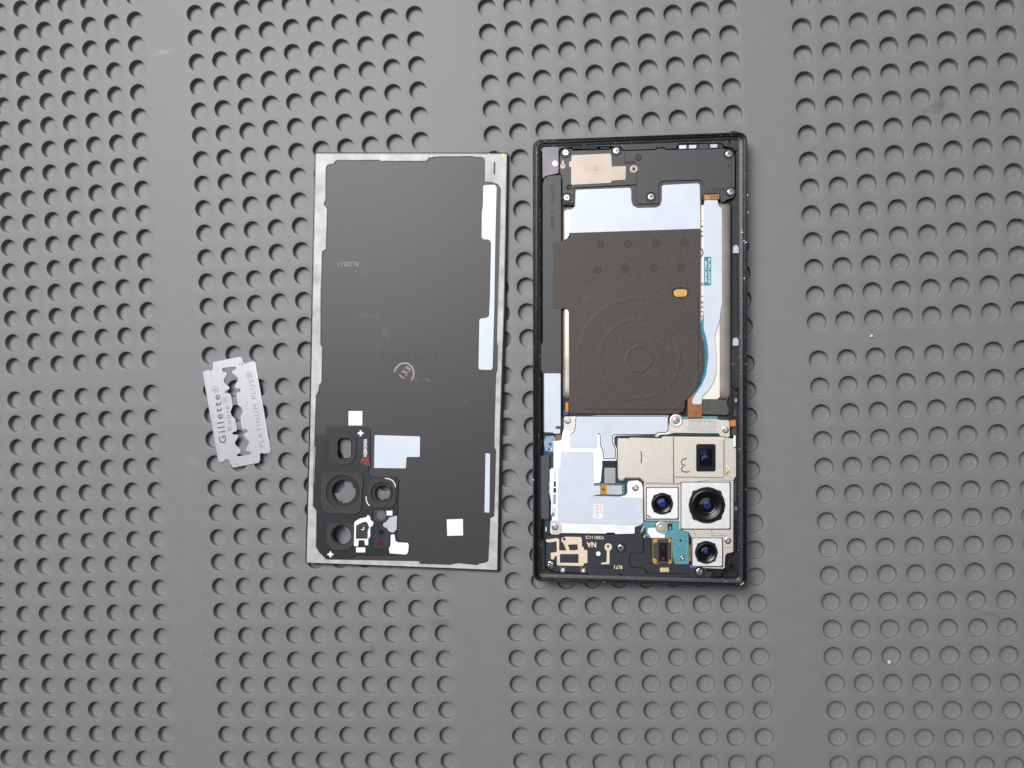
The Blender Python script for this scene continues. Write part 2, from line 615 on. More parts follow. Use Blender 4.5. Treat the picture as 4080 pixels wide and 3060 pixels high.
# ------------------------------------------------------------------ razor blade
blade_c = at('K', 520, 830, 0.3)
RB = thing('razor_blade', 'double edged steel razor blade with black print and slotted middle', 'razor blade', blade_c.x, blade_c.y)
BL_OUT = [(218, 200), (572, 130), (592, 158), (604, 205), (635, 222), (662, 203), (740, 188), (755, 200), (953, 1330), (942, 1350),
          (870, 1365), (835, 1352), (815, 1375), (820, 1440), (802, 1480), (470, 1542), (440, 1500), (430, 1450), (405, 1432),
          (380, 1440), (345, 1468), (295, 1465), (283, 1450), (88, 335), (100, 318), (165, 298), (185, 310), (210, 303), (218, 280)]
BL_IN = [(330, 295), (350, 275), (500, 258), (516, 270), (508, 290), (465, 310), (462, 338), (537, 402), (538, 422), (498, 495), (502, 522),
         (518, 534), (555, 535), (571, 552), (560, 572), (516, 595), (520, 650), (535, 745), (578, 778), (596, 830), (568, 890),
         (575, 960), (585, 1040), (600, 1055), (650, 1058), (664, 1076), (650, 1096), (610, 1108), (608, 1132), (677, 1207), (677, 1230),
         (638, 1300), (642, 1325), (658, 1336), (690, 1337), (704, 1355), (690, 1375), (540, 1398), (518, 1388), (528, 1374), (570, 1347),
         (574, 1320), (500, 1245), (499, 1220), (540, 1150), (535, 1128), (518, 1120), (480, 1122), (462, 1110), (470, 1094), (520, 1075),
         (525, 1050), (505, 930), (490, 910), (455, 880), (441, 830), (465, 770), (470, 745), (450, 630), (440, 605), (420, 598),
         (380, 595), (369, 580), (382, 564), (425, 547), (430, 520), (360, 460), (355, 430), (398, 352), (390, 330), (345, 322)]
ZB = 0.32
plate('blade_body', 'K', BL_OUT, ZB - 0.12, ZB, 'blade', RB, r=0.35, bev=0.03, holes=[BL_IN], hr=0.35)


def bevel_strip(pts_o, pts_i, name):
    a = px('K', pts_o, ZB - 0.06)
    b = px('K', pts_i, ZB + 0.01)
    V = [(q.x, q.y, ZB - 0.07) for q in a] + [(q.x, q.y, ZB + 0.004) for q in b]
    n = len(a)
    Fc = [(i, i + 1, n + i + 1, n + i) for i in range(n - 1)]
    return link(name, V, Fc, M['edge'], RB)


bevel_strip([(757, 200), (955, 1332)], [(744, 205), (939, 1328)], 'cutting_edge')
bevel_strip([(281, 1450), (86, 337)], [(291, 1446), (97, 334)], 'cutting_edge')
BA = 80.0
text('K', 305, 925, 590, 92, 'Gillette', 90 + 8.6, ZB + 0.012, 'bladeink', RB, bold=0.012, space=1.35)
text('K', 248, 550, 82, 82, '®', 90 + 9, ZB + 0.012, 'bladeink2', RB)
text('K', 412, 912, 300, 62, 'Rubie', 90 + 9, ZB + 0.012, 'bladeink2', RB, space=1.3)
text('K', 365, 682, 82, 82, '®', 90 + 9, ZB + 0.012, 'bladeink2', RB)
text('K', 776, 855, 830, 60, 'PLATINUM PLUS', 90 + 9.6, ZB + 0.012, 'bladeink2', RB, space=1.25)
text('K', 681, 366, 82, 82, '®', 90 + 10, ZB + 0.012, 'bladeink2', RB)
text('K', 575, 226, 34, 50, '2', 90 + 10, ZB + 0.012, 'bladeink2', RB)
text('K', 522, 1496, 10, 36, '1', 90 + 10, ZB + 0.012, 'bladeink2', RB)

# ------------------------------------------------------------------ back cover
cov_c = at('P', 1625, 1440, 0)
BC = thing('phone_back_cover', 'detached dark glass phone back lying inner side up with a grey adhesive border', 'phone cover', cov_c.x, cov_c.y)
ZG = 1.6
CO = px('D', [('D', 183, 64), ('D', 1000, 66), ('D', 2126, 66), ('D', 2098, 1659), ('G', 2062, 60), ('G', 2034, 1552), ('G', 1040, 1510), ('G', 86, 1474), ('E', 122, 1500), ('E', 150, 60)], 1.8)
CO = fillet(CO, 1.1, 5)
if area2(CO) < 0:
    CO = CO[::-1]
# windows in the cover (crop G)
WIN = {'w1': [(415, 250), (440, 215), (530, 215), (555, 250), (555, 390), (530, 425), (440, 425), (415, 390)],
       'w2': circ(478, 750, 118, 32), 'w3': circ(866, 765, 76, 28), 'w4': circ(462, 1185, 92, 28)}
wl = [fillet(px('G', WIN['w1'], ZG), 0.6)] + [px('G', WIN[k], ZG) for k in ('w2', 'w3', 'w4')]
V, Fc = geo(offset(CO, 0.75), wl, 0.5, ZG, 0.0)
link('glass', V, Fc, M['film'], BC)
loft('glass_rim', [(offset(CO, 0.9), 0.45), (offset(CO, 0.25), .8), (CO, 1.2), (offset(CO, 0.1), 1.7), (offset(CO, 0.45), 2.04), (offset(CO, 0.8), 2.06), (offset(CO, 0.95), 1.8)], 'glass_rim', BC)

INNER = [('D', 402, 150), ('D', 830, 146), ('D', 852, 157), ('D', 1305, 157), ('D', 1332, 125), ('D', 1400, 113), ('D', 1765, 108), ('D', 1792, 117),
         ('D', 1862, 118), ('D', 1888, 132), ('D', 1893, 165), ('D', 1890, 366), ('D', 1960, 370), ('D', 2022, 388), ('D', 2051, 432), ('D', 2042, 900), ('D', 2020, 1640),
         ('E', 2012, 520), ('E', 2022, 548), ('E', 2018, 790), ('E', 2004, 832), ('E', 1996, 1100), ('E', 1990, 1330), ('E', 1986, 1560),
         ('G', 2003, 342), ('G', 1985, 1000), ('G', 1946, 1018), ('G', 1926, 1448), ('G', 1895, 1465), ('G', 1840, 1474), ('G', 1812, 1490), ('G', 1712, 1480), ('G', 1622, 1470),
         ('G', 1540, 1486), ('G', 1242, 1476), ('G', 1232, 1450), ('G', 800, 1442), ('G', 305, 1432), ('G', 232, 1362), ('G', 200, 1305), ('G', 206, 945),
         ('G', 170, 900), ('G', 175, 560), ('E', 192, 1300), ('E', 200, 1050), ('E', 226, 1000), ('E', 234, 940), ('E', 256, 920), ('E', 263, 568),
         ('E', 246, 536), ('E', 248, 0), ('D', 252, 1400), ('D', 260, 1062), ('D', 300, 1040), ('D', 312, 640), ('D', 300, 618), ('D', 278, 588),
         ('D', 296, 548), ('D', 300, 222), ('D', 316, 195), ('D', 376, 185)]
inner = fillet(px('D', INNER, ZG + .25), 0.5, 3)
slot = fillet(px('D', [(1981, 172), (1996, 168), (1993, 290), (1980, 290)], ZG + .25), 0.3, 3)
V, Fc = geo(offset(CO, 0.62), [inner, slot], ZG, ZG + 0.42, 0.16)
link('adhesive_border', V, Fc, M['glue'], BC)
plate('glue_blob', 'D', circ(2076, 104, 26, 16), ZG + .3, ZG + .46, mat('yellow_glue', (176, 170, 120), 0.35), BC, r=0)

strip = [('D', 1880, 395), ('D', 1990, 392), ('D', 2009, 420), ('D', 1995, 960), ('D', 1985, 1640), ('E', 1968, 772), ('E', 1955, 790), ('E', 1840, 787),
         ('E', 1826, 770), ('E', 1835, 288), ('E', 1850, 274), ('E', 1900, 270), ('E', 1932, 248), ('E', 1941, 60), ('D', 1952, 975), ('D', 1940, 950), ('D', 1922, 941),
         ('D', 1875, 940), ('D', 1857, 915), ('D', 1860, 660), ('D', 1870, 600), ('D', 1873, 415)]
plate('foam_strip', 'D', strip, ZG, ZG + .3, 'liner', BC, r=0.35, bev=0.05)
plate('foam_strip', 'G', [(1896, 365), (1943, 372), (1936, 961), (1886, 960)], ZG, ZG + .25, 'liner', BC, r=0.25, bev=0.05)
plate('foam_pad', 'E', rect(524, 1201, 663, 1346), ZG, ZG + .35, 'white', BC, r=0.3, bev=0.06)
plate('foam_pad', 'G', [(786, 185), (1242, 199), (1239, 405), (1106, 405), (1098, 519), (779, 515)], ZG, ZG + .3, 'liner', BC, r=0.4, bev=0.06)
plate('paper_label', 'G', [(1508, 1030), (1670, 1025), (1672, 1190), (1513, 1195)], ZG, ZG + .1, 'white', BC, r=0.08, bev=0.02)
plate('foam_strip', 'G', [(186, 300), (199, 310), (190, 655), (177, 660)], ZG, ZG + .3, 'liner', BC, r=0.1, bev=0.03)

CF = plate('camera_frame', 'G', [(194, 182), (300, 178), (300, 100), (700, 104), (742, 130), (743, 500), (718, 545), (735, 588), (770, 602), (1000, 603),
           (1027, 640), (1014, 965), (1008, 1225), (1030, 1248), (1112, 1256), (1131, 1282), (1126, 1362), (1098, 1386), (800, 1394), (600, 1388), (556, 1424),
           (310, 1428), (236, 1358), (206, 1300), (210, 945), (176, 900), (180, 560)],
           ZG, ZG + .38, 'camframe', BC, r=0.6, bev=0.12, holes=[WIN['w1'], WIN['w2'], WIN['w3'], WIN['w4'], rect(768, 928, 905, 1050)], hr=0.2)
ZC = ZG + .38
for nm, outer, hole, hr in (
        ('foam_gasket', [(345, 240), (380, 190), (440, 168), (530, 172), (580, 210), (600, 260), (596, 400), (560, 460), (500, 482), (420, 476), (360, 430), (343, 380)], WIN['w1'], .5),
        ('foam_gasket', [(250, 600), (275, 560), (640, 560), (668, 600), (672, 700), (660, 720), (660, 860), (640, 950), (600, 978), (320, 972), (260, 930), (245, 860)], circ(465, 752, 168, 36), 0),
        ('foam_gasket', [(715, 690), (735, 635), (800, 622), (950, 630), (1000, 690), (995, 860), (960, 912), (790, 915), (735, 880), (712, 800)], circ(858, 765, 112, 32), 0),
        ('foam_gasket', [(302, 1120), (330, 1070), (560, 1068), (578, 1110), (572, 1290), (520, 1338), (370, 1336), (310, 1270)], circ(455, 1185, 104, 32), 0)):
    plate(nm, 'G', outer, ZC, ZC + .42, 'foam', BC, r=0.9, bev=0.08, holes=[hole], hr=hr)
# black lens tubes and panes
for (x, y, r, r2) in ((478, 750, 160, 116), (866, 765, 104, 74), (462, 1185, 100, 90)):
    lathe('window_ring', 'G', x, y, [(r, ZC + .25), (r - 4, ZC + .3), (r2 + 6, ZG - .6), (r2, ZG - .7), (r2, 0.25)], 'black_matt', BC, cap=False, z=ZG)
    c = at('G', x, y, 0.5)
    k = rad('G', x, y, r2 - 1, 0.5)
    link('window_pane', [(c.x + k * math.cos(i * math.pi / 16), c.y + k * math.sin(i * math.pi / 16), 0.5) for i in range(32)], [tuple(range(32))], M['pane'], BC)
w1 = fillet(px('G', WIN['w1'], ZG), 0.6)
if area2(w1) < 0:
    w1 = w1[::-1]
loft('window_ring', [(offset(w1, -.1), ZC + .1), (offset(w1, .12), ZC - .05), (offset(w1, .3), 0.25)], 'black_matt', BC)
link('window_pane', [(q.x, q.y, .5) for q in offset(w1, .28)], [tuple(range(len(w1)))], M['pane'], BC)
plate('flash_window', 'G', circ(852, 990, 46, 24), ZG - .3, ZG + .1, 'frost', BC, r=0, bev=.05)
plate('sensor_window', 'G', [(782, 1140), (815, 1108), (905, 1112), (932, 1150), (930, 1290), (905, 1322), (785, 1318), (778, 1290)], ZC, ZC + .12, mat('sensor_surround', (38, 40, 47), .4), BC, r=.5,
      holes=[circ(850, 1160, 26, 18), circ(850, 1268, 26, 18)], hr=0)
plate('sensor_lens', 'G', circ(850, 1160, 26, 18), ZC - .1, ZC + .04, 'black_gloss', BC, r=0, bev=.02)
plate('sensor_lens', 'G', circ(850, 1268, 26, 18), ZC - .1, ZC + .04, 'redglass', BC, r=0, bev=.02)
plate('foil_pad', 'G', rect(905, 943, 964, 990), ZC, ZC + .15, 'white', BC, r=.15, bev=.03)
plate('foil_pad', 'G', [(905, 1050), (935, 1008), (1010, 992), (1006, 1130), (972, 1162), (925, 1152), (902, 1118), (874, 1102), (868, 1074)], ZC, ZC + .1, mat('pale_grey_film', (176, 180, 184), .35), BC, r=.2, bev=.03)
plate('foil_pad', 'G', [(948, 1182), (985, 1180), (995, 1246), (1025, 1260), (1120, 1265), (1129, 1292), (1120, 1366), (1095, 1382), (936, 1370), (928, 1322), (944, 1290)], ZC, ZC + .15, 'white', BC, r=.35, bev=.04)
plate('microphone_foil', 'G', [(588, 1050), (640, 1020), (700, 1008), (718, 984), (738, 998), (746, 1035), (774, 1058), (768, 1090), (742, 1110), (742, 1200), (722, 1228), (722, 1288), (688, 1288),
      (684, 1238), (626, 1238), (620, 1300), (578, 1296), (580, 1075)], ZC, ZC + .1, 'white', BC, r=.2, bev=.03)
plate('microphone_gasket', 'G', [(600, 1092), (655, 1062), (690, 1050), (712, 1062), (730, 1110), (716, 1140), (714, 1222), (596, 1224)], ZC + .1, ZC + .25, 'foam', BC, r=.25, bev=.04,
      holes=[circ(662, 1118, 20, 16)], hr=0)
plate('microphone_hole', 'G', circ(656, 1112, 17, 16), ZC + .1, ZC + .14, 'black_matt', BC, r=0, bev=.01)
plate('foil_pad', 'G', rect(600, 1310, 692, 1360), ZC, ZC + .12, 'white', BC, r=.15, bev=.03)


def plus(t, x, y, s, w, z):
    plate('cross_mark', t, [(x - w, y - s), (x + w, y - s), (x + w, y - w), (x + s, y - w), (x + s, y + w), (x + w, y + w), (x + w, y + s), (x - w, y + s), (x - w, y + w), (x - s, y + w), (x - s, y - w), (x - w, y - w)],
          z, z + .05, 'white', BC, r=0, bev=0)


plus('G', 645, 166, 29, 9, ZC)
plus('G', 343, 1380, 29, 9, ZC)
text('G', 692, 312, 172, 36, 'H220413HGA', 90, ZC + .03, 'whiteink', BC, bold=.02)
text('D', 522, 1187, 200, 46, 'RL20511', 180, ZG + .03, 'etch', BC, bold=.0)
text('E', 1130, 668, 550, 78, 'FUHL220413', 181, ZG + .03, 'film_emboss', BC, bold=-.02)
text('E', 1092, 812, 125, 60, '133', 52, ZG + .03, 'marker', BC, bold=.01)
stroke('E', [(982, 806), (1003, 766), (1040, 732), (1080, 720), (1120, 726), (1158, 755), (1176, 800), (1176, 850), (1152, 892)], 16, ZG + .035, 'marker', BC)
stroke('E', [(1272, 872), (1300, 880), (1345, 905)], 20, ZG + .035, 'purple', BC)
stroke('E', [(862, 490), (845, 530), (828, 565), (800, 605)], 6, ZG + .035, 'purple', BC)
stroke('E', [(782, 455), (760, 500), (750, 535)], 4, ZG + .035, 'purple', BC)
for k in range(3):
    stroke('G', [(650 + 22 * k, 470), (662 + 22 * k, 415), (680 + 22 * k, 400), (672 + 22 * k, 440), (695 + 22 * k, 490)], 14, ZC + .02 + .01 * k, 'red', BC)
for _ in (0, ):  # white strokes paint the glints along the curved rims
    stroke('G', [(890, 618), (930, 622), (965, 640), (988, 672), (996, 705)], 9, ZC + .45, 'white', BC, name='glint_stroke')
    stroke('G', [(700, 800), (703, 840), (715, 872), (736, 892)], 9, ZC + .02, 'white', BC, name='glint_stroke')
stroke('G', [(305, 178), (300, 490), (312, 506)], 5, ZC + .02, 'emboss', BC, name='frame_groove')

# ------------------------------------------------------------------ phone body
ph_c = at('P', 2550, 1435, 0)
PH = thing('phone', 'opened phone lying screen down with battery, cameras and boards exposed', 'phone', ph_c.x, ph_c.y)
pc = (at('P', 2122, 556, 6) + at('P', 2979, 2343, 6)) / 2
PW, PHH = 78.0, 164.8


def ring(i, r):
    return rrect(pc.x, pc.y, PW - 2 * i, PHH - 2 * i, max(.4, r - i * .5), 7)


ZT = 8.3
loft('frame', [(ring(1.7, 3), .3), (ring(.6, 3), .9), (ring(.1, 3), 2.4), (ring(0, 3), 4.2), (ring(.1, 3), 6.0), (ring(.45, 3), 7.4), (ring(.8, 3), 8.0), (ring(1.1, 3), ZT),
               (ring(1.35, 3), ZT - .02), (ring(1.5, 3), ZT - .35), (ring(1.7, 3), ZT - .38), (ring(1.85, 3), ZT - .15), (ring(1.98, 3), ZT - .2), (ring(2.02, 3), ZT - .8)], 'frame', PH)
loft('glue_ledge', [(ring(2.0, 3), ZT - .8), (ring(2.4, 3), ZT - .96), (ring(3.3, 3), ZT - 1.0), (ring(3.6, 3), ZT - 1.6), (ring(3.7, 3), 4.2)], 'ledge', PH)
V, Fc = geo(ring(3.65, 3), [], 1.0, 4.9, 0)
link('inner_tray', V, Fc, M['cavity'], PH)
# wider ledges top, bottom and right
ZL = ZT - 1.05
plate('top_ledge', 'A', [(185, 128), (2000, 85), (2000, 210), (1960, 240), (1930, 205), (1850, 190), (1840, 160), (1435, 165), (1415, 212), (1325, 216), (1300, 200), (1240, 205), (1220, 218), (930, 226), (905, 192),
      (800, 190), (460, 196), (360, 205), (335, 240), (335, 440), (200, 470), (185, 500)], 5, ZL, 'ledge', PH, r=.5, bev=.1)
plate('side_ledge', 'A', [(1965, 240), (2020, 200), ('B', 2020, 1000), ('B', 1960, 1040), ('B', 1925, 1000), ('A', 1930, 700), ('A', 1965, 640)], 5, ZL - .05, 'ledge', PH, r=.5, bev=.1)
plate('bottom_ledge', 'C', [(150, 1180), (210, 1180), (212, 1440), (300, 1478), (600, 1490), (612, 1508), (880, 1516), (900, 1498), (930, 1512), (1550, 1528), (1760, 1520), (1900, 1440), (1950, 1300), (2020, 1290), (2020, 1560),
      (1000, 1555), (190, 1535)], 5, ZL - .02, 'ledge', PH, r=.5, bev=.1,
      holes=[[(1895, 1345), (1925, 1350), (1925, 1400), (1900, 1415), (1890, 1390)], [(1770, 1490), (1830, 1495), (1815, 1510), (1775, 1512)]], hr=.3)
plate('side_ledge', 'C', [(1975, 240), (2020, 200), (2020, 1300), (1975, 1300)], 5, ZL - .05, 'ledge', PH, r=.3, bev=.1)
for x, y in ((163, 213), (1915, 135)):
    lathe('drain_hole', 'A', x, y, [(29, ZL + .02), (27, ZL + .06), (24, ZL + .03), (22, ZL + .01)], 'black_gloss', PH, n=20)
plate('bare_ledge', 'A', [(186, 130), (330, 124), (336, 240), (336, 438), (220, 462), (192, 490), (186, 400)], 6.5, ZL + .02, 'bare', PH, r=.4, bev=.08)
plate('indicator_dot', 'A', circ(303, 348, 26, 20), ZL, ZL + .06, 'white', PH, r=0, bev=.02)

# battery
bt = px('A', [(368, 745), (1922, 745), ('B', 1908, 1130), ('B', 366, 1130)], 6.2)
bx0, bx1 = min(bt[0].x, bt[3].x), max(bt[1].x, bt[2].x)
by0, by1 = bt[3].y, bt[0].y


def br(i, r=2.0):
    return rrect((bx0 + bx1) / 2, (by0 + by1) / 2, bx1 - bx0 - 2 * i, by1 - by0 - 2 * i, r, 6)


BT = loft('battery', [(br(0), 4.7), (br(.15), 5.6), (br(.7), 6.15), (br(1.5), 6.4), (br(3.0), 6.5)], 'pouch', PH, cap=True)
plate('battery_label', 'A', [(1470, 730), (1790, 735), ('B', 1815, 560), ('B', 1815, 1110), ('B', 1790, 1130), ('B', 1560, 1130), ('A', 1470, 1100)], 6.5, 6.56, 'cream', BT, r=.5, bev=.02)
plate('battery_tape', 'B', [(1650, 1132), (1815, 1128), (1868, 1140), (1905, 1098), (1880, 1160), (1908, 1250), (1880, 1278), (1650, 1268)], 5.6, 6.3, 'smoke', BT, r=.4, bev=.15)
for k, (t, y, l) in enumerate((('A', 870, 8), ('A', 915, 22), ('A', 965, 16), ('A', 1005, 20), ('B', 60, 30), ('B', 180, 14), ('B', 230, 24), ('B', 275, 22), ('B', 318, 16), ('B', 360, 22))):
    for q in range(2):
        plate('label_print', t, rect(1644 + 12 * q, y, 1651 + 12 * q, y + l), 6.56, 6.58, 'ink', BT, r=0, bev=0)
plate('label_logo', 'A', [(1640, 1120), (1660, 1140), (1666, 1165), (1660, 1195), (1640, 1215), (1640, 1203), (1652, 1185), (1656, 1165), (1650, 1145), (1640, 1133)], 6.56, 6.58, 'ink', BT, r=0, bev=0)

# left antenna carrier
AC = plate('antenna_carrier', 'A', [(188, 545), (200, 492), (242, 462), (345, 452), (358, 470), ('A', 362, 1500), ('B', 359, 1440), ('B', 330, 1452), ('B', 205, 1450), ('B', 192, 1425), ('B', 190, 890), ('B', 172, 855), ('B', 172, 640), ('B', 190, 605)],
           5, 7.35, 'plastic', PH, r=.5, bev=.12)
text('A', 282, 632, 165, 38, 'PA-GF50', 90, 7.37, 'emboss', AC, bold=-.005)
text('A', 278, 862, 150, 38, 'B0#3-3', 90, 7.37, 'emboss', AC, bold=-.005)
lathe('moulding_mark', 'B', 267, 808, [(20, 7.36), (17, 7.42), (12, 7.38)], 'plastic', AC, n=18)
plate('foil_patch', 'B', [(203, 893), (345, 893), (354, 905), (354, 1378), (318, 1378), (304, 1388), (312, 1402), (350, 1404), (350, 1445), (300, 1448), (280, 1436), (205, 1432)], 7.35, 7.45, 'liner', AC, r=.3, bev=.04)

# loudspeaker / lower antenna module at the picture's top
LIP = [(372, 480), (1700, 430), (1700, 620), (1660, 640), (1650, 720), (1290, 735), (1255, 770), (1030, 768), (1000, 700), (480, 730), (375, 730)]
plate('module_lip', 'A', LIP, 5, 6.72, 'plastic', PH, r=.4, bev=.1)
TM = plate('speaker_module', 'A', [(345, 300), (352, 232), (372, 210), (455, 212), (462, 230), (800, 222), (830, 205), (900, 200), (926, 232), (1226, 224), (1246, 210), (1300, 209), (1326, 224), (1428, 220), (1850, 210), (1905, 220), (1942, 250),
           (1955, 300), (1952, 650), (1925, 668), (1880, 680), (1850, 705), (1825, 700), (1818, 622), (1668, 626), (1674, 550), (1652, 508), (1620, 498), (1300, 508), (1262, 524), (1253, 560), (1253, 716), (1052, 720), (1052, 542),
           (470, 572), (476, 610), (478, 712), (378, 722), (370, 500), (345, 420)], 5, 7.25, 'plastic', PH, r=.45, bev=.12)
plate('contact_plate', 'A', [(456, 272), (808, 256), (820, 266), (825, 376), (948, 371), (956, 382), (951, 498), (826, 506), (815, 527), (460, 545), (450, 532), (451, 382), (432, 382), (432, 330), (452, 328)],
      7.25, 7.42, 'copper', TM, r=.25, bev=.06)
for x in (590, 676):
    lathe('rivet_dimple', 'A', x, 391, [(21, 7.43), (18, 7.5), (13, 7.46), (10, 7.43)], 'copper', TM, n=20)
lathe('moulding_post', 'A', 1068, 292, [(30, 7.26), (28, 7.4), (20, 7.4), (17, 7.2), (8, 7.2), (7, 7.4)], 'black_matt', TM, n=24)
lathe('moulding_post', 'A', 430, 565, [(27, 7.26), (25, 7.38), (18, 7.38), (16, 7.28), (8, 7.28)], 'black_matt', TM, n=24)
lathe('test_point', 'A', 1028, 400, [(40, 7.26), (36, 7.6), (26, 7.7), (16, 7.62), (13, 7.4)], 'copper', TM, n=28)
lathe('test_hole', 'A', 1028, 403, [(13, 7.64), (11, 7.645)], 'black_matt', TM, n=18)
plate('vent_slot', 'A', rect(938, 326, 1042, 351), 7.2, 7.28, 'black_matt', TM, r=.2, bev=.02)
plate('pin_hole', 'A', circ(1898, 368, 12, 14), 7.2, 7.28, 'black_matt', TM, r=0, bev=.01)
lathe('contact_eyelet', 'A', 375, 372, [(25, 7.27), (22, 7.36), (12, 7.36), (10, 7.28)], 'copper', TM, n=20)
plate('contact_tail', 'A', rect(366, 322, 384, 350), 7.25, 7.32, 'copper', TM, r=.1, bev=.02)
text('A', 1776, 588, 158, 32, 'B0 #1-2', 180, 7.27, 'emboss', TM, bold=-.005)
for pts in ([(940, 240), (938, 330)], [(1052, 560), (1054, 440), (1054, 410)], [(1920, 310), (1922, 460)], [(1920, 500), (1922, 560)]):
    stroke('A', pts, 4, 7.262, 'emboss', TM, name='mould_line')
for x0, x1 in ((462, 690), (720, 800)):
    plate('contact_edge', 'A', rect(x0, 199, x1, 212), 7.0, 7.28, 'black_matt', TM, r=.05, bev=.02)
# spring contacts in a pocket of the top ledge
plate('contact_pocket', 'A', [(1432, 175), (1838, 166), (1846, 210), (1430, 220)], 6, ZL + .03, 'black_matt', PH, r=.3, bev=.02)
for x, y in ((1475, 197), (1568, 195), (1762, 188)):
    plate('spring_contact', 'A', [(x - 37, y - 16), (x - 30, y - 20), (x + 33, y - 21), (x + 37, y - 12), (x + 36, y + 12), (x + 28, y + 18), (x - 30, y + 20), (x - 37, y + 14)], 6.5, 7.7, 'screw', PH, r=.2, bev=.18)
plate('contact_block', 'A', rect(1628, 168, 1712, 214), 6.5, 7.55, 'plastic', PH, r=.15, bev=.08)

# charging coil sheet and its white upper end
plate('sheet_end', 'A', [(492, 600), (505, 590), (985, 571), (1002, 585), (1004, 690), (1018, 735), (1060, 757), (1230, 753), (1268, 735), (1283, 690), (1284, 560), (1298, 546), (1612, 530), (1632, 545), (1640, 950), (434, 988), (431, 790), (440, 775), (470, 760), (487, 735)],
      6.6, 6.88, 'liner', PH, r=.35, bev=.04)
SH_O = [('A', 432, 986), ('A', 1640, 946), ('B', 1636, 480), ('B', 1650, 530), ('B', 1668, 610), ('B', 1676, 690), ('B', 1676, 780), ('B', 1664, 870), ('B', 1640, 960), ('B', 1600, 1035), ('B', 1532, 1108), ('B', 1497, 1150),
        ('B', 1490, 1212), ('B', 1478, 1242), ('B', 1440, 1262), ('B', 1370, 1266), ('B', 440, 1262), ('B', 433, 1240), ('B', 430, 330), ('B', 416, 304), ('B', 400, 297), ('B', 300, 298), ('B', 286, 284), ('A', 284, 1082), ('A', 298, 1066), ('A', 370, 1061), ('A', 412, 1034), ('A', 428, 1006)]
HOL = [(720, 1097), (973, 1090), (1232, 1083), (1490, 1074), (695, 1325), (947, 1318), (1205, 1310), (1465, 1303)]
ZS = 7.5


def scuffs(m, marks, tag, z, base=Vector((0, 0, 0))):
    nt = m.node_tree
    b = nt.nodes['Principled BSDF']
    tc = next(n for n in nt.nodes if n.type == 'TEX_COORD')
    nz = nn(nt, 'ShaderNodeTexNoise')
    nz.inputs['Scale'].default_value = 420
    nz.inputs['Detail'].default_value = 6
    nt.links.new(tc.outputs['Object'], nz.inputs['Vector'])
    src = b.inputs['Base Color'].links[0].from_socket
    drift = nn(nt, 'ShaderNodeTexNoise')
    drift.inputs['Scale'].default_value = 16
    drift.inputs['Detail'].default_value = 2
    nt.links.new(tc.outputs['Object'], drift.inputs['Vector'])
    dr = nn(nt, 'ShaderNodeValToRGB')
    dr.color_ramp.elements[0].position, dr.color_ramp.elements[1].position = .35, .65
    dr.color_ramp.elements[0].color = (1.012, .995, .98, 1)
    dr.color_ramp.elements[1].color = (.988, .995, 1.01, 1)
    nt.links.new(drift.outputs['Fac'], dr.inputs[0])
    mul = nn(nt, 'ShaderNodeMix', data_type='RGBA', blend_type='MULTIPLY')
    mul.inputs[0].default_value = 1.0
    nt.links.new(src, mul.inputs[6])
    nt.links.new(dr.outputs[0], mul.inputs[7])
    src = mul.outputs[2]
    for x, y, rx, ry, ang, col, amt in marks:
        c = at(tag, x, y, z)
        k = rad(tag, x, y, 100, z) / 100
        mp = nn(nt, 'ShaderNodeMapping', vector_type='TEXTURE')
        mp.inputs['Location'].default_value = (c.x * MM - base.x, c.y * MM - base.y, 0)
        mp.inputs['Rotation'].default_value = (0, 0, ang)
        mp.inputs['Scale'].default_value = (rx * k * MM, ry * k * MM, 1)
        nt.links.new(tc.outputs['Object'], mp.inputs[0])
        ln = nn(nt, 'ShaderNodeVectorMath', operation='LENGTH')
        nt.links.new(mp.outputs[0], ln.inputs[0])
        ad = nn(nt, 'ShaderNodeMath', operation='MULTIPLY_ADD')
        nt.links.new(nz.outputs['Fac'], ad.inputs[0])
        ad.inputs[1].default_value = 2.4
        nt.links.new(ln.outputs['Value'], ad.inputs[2])
        mr = nn(nt, 'ShaderNodeMapRange')
        mr.inputs['From Min'].default_value = 1.35
        mr.inputs['From Max'].default_value = 2.2
        mr.inputs['To Min'].default_value = amt
        mr.inputs['To Max'].default_value = 0
        nt.links.new(ad.outputs[0], mr.inputs['Value'])
        mx = nn(nt, 'ShaderNodeMix', data_type='RGBA')
        nt.links.new(mr.outputs[0], mx.inputs[0])
        nt.links.new(src, mx.inputs[6])
        mx.inputs[7].default_value = (*lin(col), 1)
        src = mx.outputs[2]
    nt.links.new(src, b.inputs['Base Color'])


